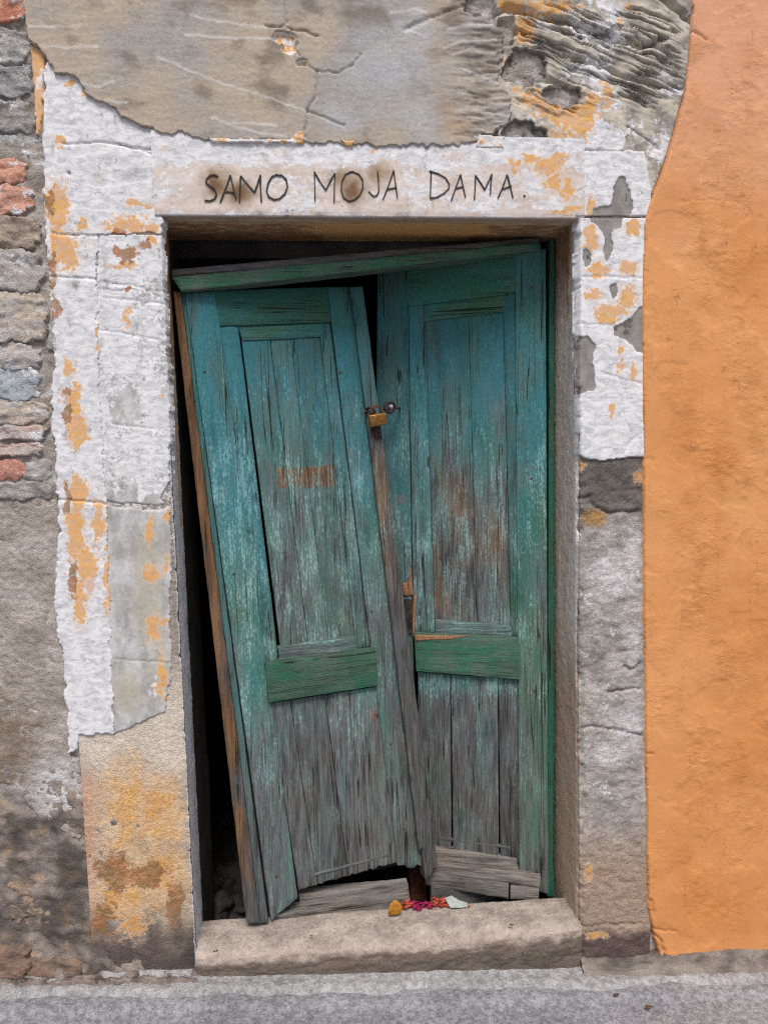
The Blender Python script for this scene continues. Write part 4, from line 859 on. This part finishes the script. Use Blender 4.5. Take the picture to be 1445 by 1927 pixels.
# ---- right leaf
leafR = thing('door_leaf', 'peeling teal wooden door leaf standing upright, hung on the right jamb', 'door', tuple(PR.at(np.array(1000.), np.array(1690.))))
plank('stile', [(710, 508), (766, 502), (782, 1620), (700, 1640)], PR, 0, .036, leafR, 'stile_m')
plank('stile', [(969, 474), (1026, 468), (1031, 1684), (977, 1668)], PR, 0, .036, leafR, 'stile_r', rag_bot=5)
plank('rail', [(766, 503), (969, 475), (970, 551), (767, 576)], PR, -.0015, .034, leafR, 'top', 'h')
plank('moulding', [(768, 577), (797, 573), (818, 1190), (779, 1190)], PR, -.005, .022, leafR, 'stile_m', st=(4., 9.), wear=.003)
plank('moulding', [(797, 572), (955, 553), (952, 586), (797, 605)], PR, -.009, .016, leafR, 'top', 'h')
plank('moulding', [(947, 555), (969, 552), (976, 1197), (962, 1196)], PR, -.006, .02, leafR, 'stile_r', st=(4., 9.), wear=.003)
plank('moulding', [(819, 1166), (962, 1178), (962, 1198), (819, 1192)], PR, -.009, .016, leafR, 'low', 'h')
pt = lambda t: lerp((798, 603), (949, 585), t); pb = lambda t: lerp((819, 1188), (962, 1194), t)
for t0, t1, of in ((.0, .55, -.014), (.556, 1., -.0150)):
    plank('panel_board', [pt(t0), pt(t1), pb(t1), pb(t0)], PR, of, .012, leafR, 'panel_r', wear=.0012)
plank('middle_rail', [(779, 1192), (975, 1201), (978, 1279), (783, 1263)], PR, .014, .05, leafR, 'rail', 'h', wear=.003, rb=6.)
plank('split', [(781, 1195), (880, 1197), (850, 1203), (781, 1206)], PR, .0165, .012, leafR, 'bare', 'h', wear=.003, mat=M_split)
for x0, x1, y0, y1, of in ((786, 847, 1265, 1270, -.007), (848.5, 936, 1270, 1276, -.006), (937.5, 977, 1275, 1280, -.0075)):
    plank('panel_board', [(x0, y0), (x1, y1), (x1+2, 1625), (x0+4, 1612)], PR, of, .016, leafR, 'low', wear=.0018)
plank('bead', [(826, 1576), (962, 1594), (962, 1599), (826, 1581)], PR, -.0045, .008, leafR, 'low', 'h')
plank('weather_board', [(792, 1592), (972, 1621), (976, 1643), (792, 1616)], PR, .012, .03, leafR, 'bare', 'h', wear=.004, rb=4., mat=M_bare)
plank('weather_board', [(792, 1619), (1017, 1655), (1015, 1671), (792, 1639)], PR, .034, .05, leafR, 'bare', 'h', wear=.003, rb=4., mat=M_bare)
plank('weather_board', [(800, 1643), (957, 1667), (956, 1692), (800, 1665)], PR, .048, .04, leafR, 'bare', 'h', wear=.003, rb=4., mat=M_bare)
plank('weather_board', [(960, 1669), (1014, 1675), (1013, 1694), (960, 1692)], PR, .043, .04, leafR, 'bare', 'h', wear=.003, rb=4., mat=M_bare)
# splintered lock place on the right leaf
for q, of in (([(771, 1068), (773, 1070), (777, 1120), (766, 1120)], .008), ([(757, 1098), (766, 1096), (768, 1122), (758, 1120)], .006), ([(778, 1120), (784, 1122), (779, 1200), (773, 1196)], .004)):
    plank('splinter', q, PR, of, .01, leafR, 'bare', mat=M_split, st=(3., 8.))
bm = bmesh.new(); c = PR.at(np.array(768.), np.array(1160.), .003); box_bm(bm, c, (.030, .006, .115), Matrix.Rotation(rad(-17.), 3, 'Z')); bm_obj('lock_hole_shade', bm, M_ink_shade, leafR)  # black block on the stile, painting the shade inside the broken hole

# nail heads on both leaves
def nail(plane, u, v, off, parent, r=.0035):
    c = Vector(plane.at(np.array(float(u)), np.array(float(v)), off)); n = Vector(plane.n); bm = bmesh.new()
    tube_bm(bm, [c-n*.004, c+n*.001, c+n*.0018], [r, r, r*.6], 8); bm_obj('nail', bm, M_rust, parent, True)
for u, v in ((385, 700), (440, 1080), (470, 1500), (520, 1650), (640, 700), (700, 1150), (735, 1400), (760, 1560), (710, 1345), (537, 1040)): nail(PL, u, v, .001, leafL)
for u, v in ((735, 600), (1000, 540), (1000, 900), (1005, 1300), (1010, 1640), (735, 950)): nail(PR, u, v, .001, leafR)

# ---- loose boards lying on the step
def lying(name, label, quad, Y, th, kind='bare'):
    pl = Plane(at(float(quad[3][0]), float(quad[3][1]), Y), rad(5.)); c = pl.at(np.array(float(quad[3][0])), np.array(float(quad[3][1])))
    o = plank(name, quad, pl, 0, th, None, kind, 'h', wear=.003, rb=5., mat=M_bare if kind == 'bare' else None); return tag(o, label, 'board')
lying('loose_board', 'grey loose board on edge below the leaning leaf', [(563, 1682), (768, 1663), (772, 1700), (566, 1712)], .15, .03)
lying('loose_board', 'brown splintered board lying lowest on the stone step', [(514, 1722), (772, 1692), (774, 1714), (516, 1740)], .105, .05)
# rusty iron upright between the leaves
pl = Plane(at(785., 1660., .33), 0.)
bm = bmesh.new(); P0, P1 = pl.at(np.array(770.), np.array(1625.)), pl.at(np.array(803.), np.array(1712.))
box_bm(bm, ((P0[0]+P1[0])/2, .345, (P0[2]+P1[2])/2), (abs(P1[0]-P0[0]), .03, abs(P0[2]-P1[2])+.05), Matrix.Rotation(rad(-2), 3, 'Y'), .003)
tag(bm_obj('iron_post', bm, M_rust), 'rusty iron post stub showing between the bottoms of the leaves', 'post')
lying('sill_board', 'red brown board lying flat behind the right leaf at the threshold', [(812, 1668), (1012, 1686), (1020, 1712), (812, 1716)], .20, .02, 'post')

# ------------------------------------------------------------------ padlock and its rings
def stepP(u, v, up=0.):
    d = rays(np.array(float(u)), np.array(float(v))); k = (.13-CAM[2])/d[2]
    for _ in range(6): k = (steptop(CAM[0]+d[0]*k)+up-CAM[2])/d[2]
    return Vector(CAM+d*k)
def P3(u, v, Y): return Vector(at(float(u), float(v), Y))
lk = thing('padlock', 'small worn brass padlock joining the two door leaves', 'padlock', tuple(P3(710, 802, .19)))
c = (P3(693, 780, .19)+P3(729, 779, .19)+P3(724, 801, .19)+P3(695, 799, .19))/4
sx = (P3(729, 779, .19)-P3(693, 780, .19)).length; sz = (P3(710, 780, .19)-P3(710, 801, .19)).length
M3 = Matrix.Rotation(rad(-6), 3, 'Y')@Matrix.Rotation(rad(12), 3, 'X')@Matrix.Rotation(rad(14), 3, 'Z')
bm = bmesh.new(); box_bm(bm, c, (sx*.95, .017, sz*1.05), M3, .0025); bm_obj('body', bm, M_brass, lk, True)
bm = bmesh.new(); a = c+M3@Vector((-.016, 0, sz*.45)); b2 = c+M3@Vector((.016, 0, sz*.45)); up = M3@Vector((0, .004, .024))
tube_bm(bm, [a, a+up*.6, a+up*.95+(b2-a)*.15, a+up*1.15+(b2-a)*.5, b2+up*.95-(b2-a)*.15, b2+up*.6, b2], .0034, 8); bm_obj('shackle', bm, M_rust, lk, True)
def ring(cx, cy, Y, r, tr, parent, mat, tilt=0., name='ring'):
    bm = bmesh.new(); c = P3(cx, cy, Y); pts = [c+Matrix.Rotation(tilt, 3, 'Z')@Vector((math.cos(t)*r, -.25*r*math.sin(t), math.sin(t)*r*.86)) for t in np.linspace(0, 2*math.pi, 21)]
    tube_bm(bm, pts, tr, 7, False); return bm_obj(name, bm, mat, parent, True)
ring(733, 766, .235, .0175, .0042, leafR, M_iron, .3); ring(696, 775, .215, .0150, .0042, leafL, M_iron, -.4)
bm = bmesh.new(); tube_bm(bm, [P3(746, 768, .235), P3(752, 768, .27), PR.at(np.array(752.), np.array(768.), 0)], .004, 7); bm_obj('staple', bm, M_iron, leafR, True)
bm = bmesh.new(); tube_bm(bm, [P3(736, 768, .30), P3(736, 768, .296)], [.013, .011], 12); bm_obj('washer', bm, M_steel, leafR, True)
bm = bmesh.new(); tube_bm(bm, [P3(688, 775, .21), P3(690, 775, .235)], .005, 7); bm_obj('staple', bm, M_iron, leafL, True)
bm = bmesh.new(); c = P3(707, 815, .222); box_bm(bm, c, (.034, .012, .040), M3, .003); box_bm(bm, c+Vector((0, -.004, 0)), (.008, .012, .038), M3, .002); bm_obj('hasp', bm, M_iron, leafL)

# ------------------------------------------------------------------ litter on the step
def crumple(name, u, v, Y, size, mat, label, cat, seed, n=9, lobes=5, up=.6, group=None):
    """a small dried bloom or leaf: a few curled blades round a centre"""
    c = stepP(u, v, .001); r_ = random.Random(seed); bm = bmesh.new()
    for k in range(n):
        a = r_.uniform(0, 2*math.pi); el = r_.uniform(.1, 1.2)*up; L_ = size*r_.uniform(.6, 1.1); wd = L_*r_.uniform(.13, .34)
        d = Vector((math.cos(a)*math.cos(el), math.sin(a)*math.cos(el)*.6, math.sin(el))); s_ = d.cross(Vector((r_.uniform(-.4, .4), r_.uniform(-.4, .4), 1))).normalized(); nn = s_.cross(d)
        rows = []
        for t in np.linspace(0, 1, 6):
            ww = wd*math.sin(math.pi*min(.97, .12+.85*t))**.8; ctr = c+d*L_*t+nn*L_*.35*math.sin(t*2.4+k)+Vector((0, 0, size*.08))
            rows.append([bm.verts.new(ctr+s_*ww*q+nn*(.35*ww*(q*q)+r_.uniform(-.05, .05)*size)) for q in (-1, -.4, .4, 1)])
        for A_, B_ in zip(rows[:-1], rows[1:]):
            for q in range(3): bm.faces.new((A_[q], A_[q+1], B_[q+1], B_[q]))
    o = bm_obj(name, bm, mat, None, True); m = o.modifiers.new('thickness', 'SOLIDIFY'); m.thickness = .0008
    return tag(o, label, cat, group)
def leaf(name, u, v, Y, w, h, mat, label, cat, seed, curl=.3, face=True):
    c = stepP(u, v+h*330, .001)+Vector((0, 0, h*.48)); r_ = random.Random(seed); bm = bmesh.new(); rows = []
    for t in np.linspace(0, 1, 8):
        ww = w/2*max(.06, math.sin(math.pi*(.05+.92*t))**.7)*(1+r_.uniform(-.12, .12))
        rows.append([bm.verts.new(c+Vector((q*ww+h*.12*math.sin(t*2), -.2*h*t*0+.25*ww*(q*q)*(-1)-curl*h*math.sin(t*3)*.3, h*(t-.5)) if face else Vector((q*ww, h*(t-.5), .004+.25*ww*q*q+.1*h*math.sin(t*3))))) for q in (-1, -.5, 0, .5, 1)])
    for A_, B_ in zip(rows[:-1], rows[1:]):
        for q in range(4): bm.faces.new((A_[q], A_[q+1], B_[q+1], B_[q]))
    o = bm_obj(name, bm, mat, None, True); m = o.modifiers.new('thickness', 'SOLIDIFY'); m.thickness = .0008
    return tag(o, label, cat)
leaf('dry_leaf', 740, 1706, .115, .046, .052, M_leaf, 'curled ochre yellow dry leaf, leftmost of the litter on the step', 'leaf', 4)
crumple('dried_flower', 764, 1710, .12, .032, M_petal, 'crumpled dusty red flower right beside the yellow leaf', 'flower', 5, 15)
crumple('dried_flower', 789, 1708, .12, .034, M_petal2, 'bright magenta dried flower in the middle of the litter', 'flower', 6, 15)
crumple('dried_flower', 828, 1703, .12, .038, M_petal, 'orange red dried flower against the grey paper scrap', 'flower', 7, 18)
bm = bmesh.new(); c = stepP(858, 1707, .002)
pv = [bm.verts.new(c+Vector(q)) for q in ((-.034, .012, .026), (-.012, .016, .030), (.010, .008, .018), (.038, .004, .008), (.034, -.006, .001), (.006, -.010, .003), (-.020, -.006, .004), (-.006, .006, .019))]
for q in ((0, 1, 7), (1, 2, 7), (2, 5, 7), (2, 3, 4), (2, 4, 5), (5, 6, 7), (6, 0, 7)): bm.faces.new([pv[k] for k in q])
o = bm_obj('paper_scrap', bm, M_paper); o.modifiers.new('thickness', 'SOLIDIFY').thickness = .0006
tag(o, 'pale grey crumpled scrap of paper lying among the red flowers', 'paper')
crumple('petal', 884, 1706, .12, .010, M_petal, 'tiny red petal right of the paper scrap', 'petal', 9, 3)
crumple('dried_flower', 808, 1708, .12, .022, M_petal2, 'small dark pink dried flower between the magenta one and the orange red one', 'flower', 27, 9)
crumple('petal', 815, 1694, .13, .014, M_petal, 'scarlet petal on top of the litter, above the paper scrap', 'petal', 19, 6)
for i, (u, v, Y, s_, lb) in enumerate([(406, 1792, -.01, .014, 'dark dry leaf bit at the left end of the step'), (962, 1742, .02, .010, 'dark speck of leaf on the right part of the step'), (585, 1762, .01, .008, 'small dark crumb on the middle of the step')]):
    crumple('leaf_bit', u, v, Y, s_, M_lit, lb, 'leaf', 30+i, 2, up=.1)
def groundp(u, v):
    d = rays(np.array(float(u)), np.array(float(v))); k = (GZ-CAM[2]+GS*0)/d[2]
    for _ in range(6): x = CAM[0]+d[0]*k; k = (gz(x)-.004-CAM[2])/d[2]
    return Vector(CAM+d*k)
for i, (u, v, s_, lb) in enumerate([(1159, 1874, .016, 'round dark leaf bit on the pavement below the right jamb'), (1220, 1897, .018, 'dark leaf bit nearest the bottom right on the asphalt')]):
    g = groundp(u, v); bm = bmesh.new(); bmesh.ops.create_icosphere(bm, subdivisions=2, radius=s_/2)
    for w_ in bm.verts: w_.co = Vector((w_.co.x*1.2, w_.co.y*.7, w_.co.z*.45))*(1+.35*float(pn(w_.co.x*150, w_.co.y*150+w_.co.z*90, i))); w_.co += g+Vector((0, 0, .004))
    tag(bm_obj('leaf_bit', bm, M_lit, None, True), lb, 'leaf')

# ------------------------------------------------------------------ things in the dark room
bm = bmesh.new(); tube_bm(bm, [P3(392, 1690, .62), P3(388, 1560, .66), P3(384, 1420, .70)], [.022, .02, .018], 10)
tag(bm_obj('wooden_pole', bm, M_lit, None, True), 'thin pole standing in the dark gap left of the leaning post', 'pole')
for i, (u, v, Y, s_, lb) in enumerate([(440, 1660, 1.1, .12, 'large dark lump of rubble in the gap behind the pole'), (412, 1715, .62, .06, 'dark stone lying just inside the gap by the step'), (446, 1712, .70, .07, 'dark stone half hidden by the foot of the leaning post')]):
    bm = bmesh.new(); bmesh.ops.create_icosphere(bm, subdivisions=4, radius=s_)
    for w_ in bm.verts: w_.co = Vector((w_.co.x, w_.co.y, w_.co.z*.8))*(1+.9*float(fbm(w_.co.x*14+w_.co.z*6, w_.co.y*12+w_.co.z*13, 4, i+5))); w_.co += P3(u, v, Y)
    tag(bm_obj('rubble_stone', bm, M_dark, None, True), lb, 'stone')
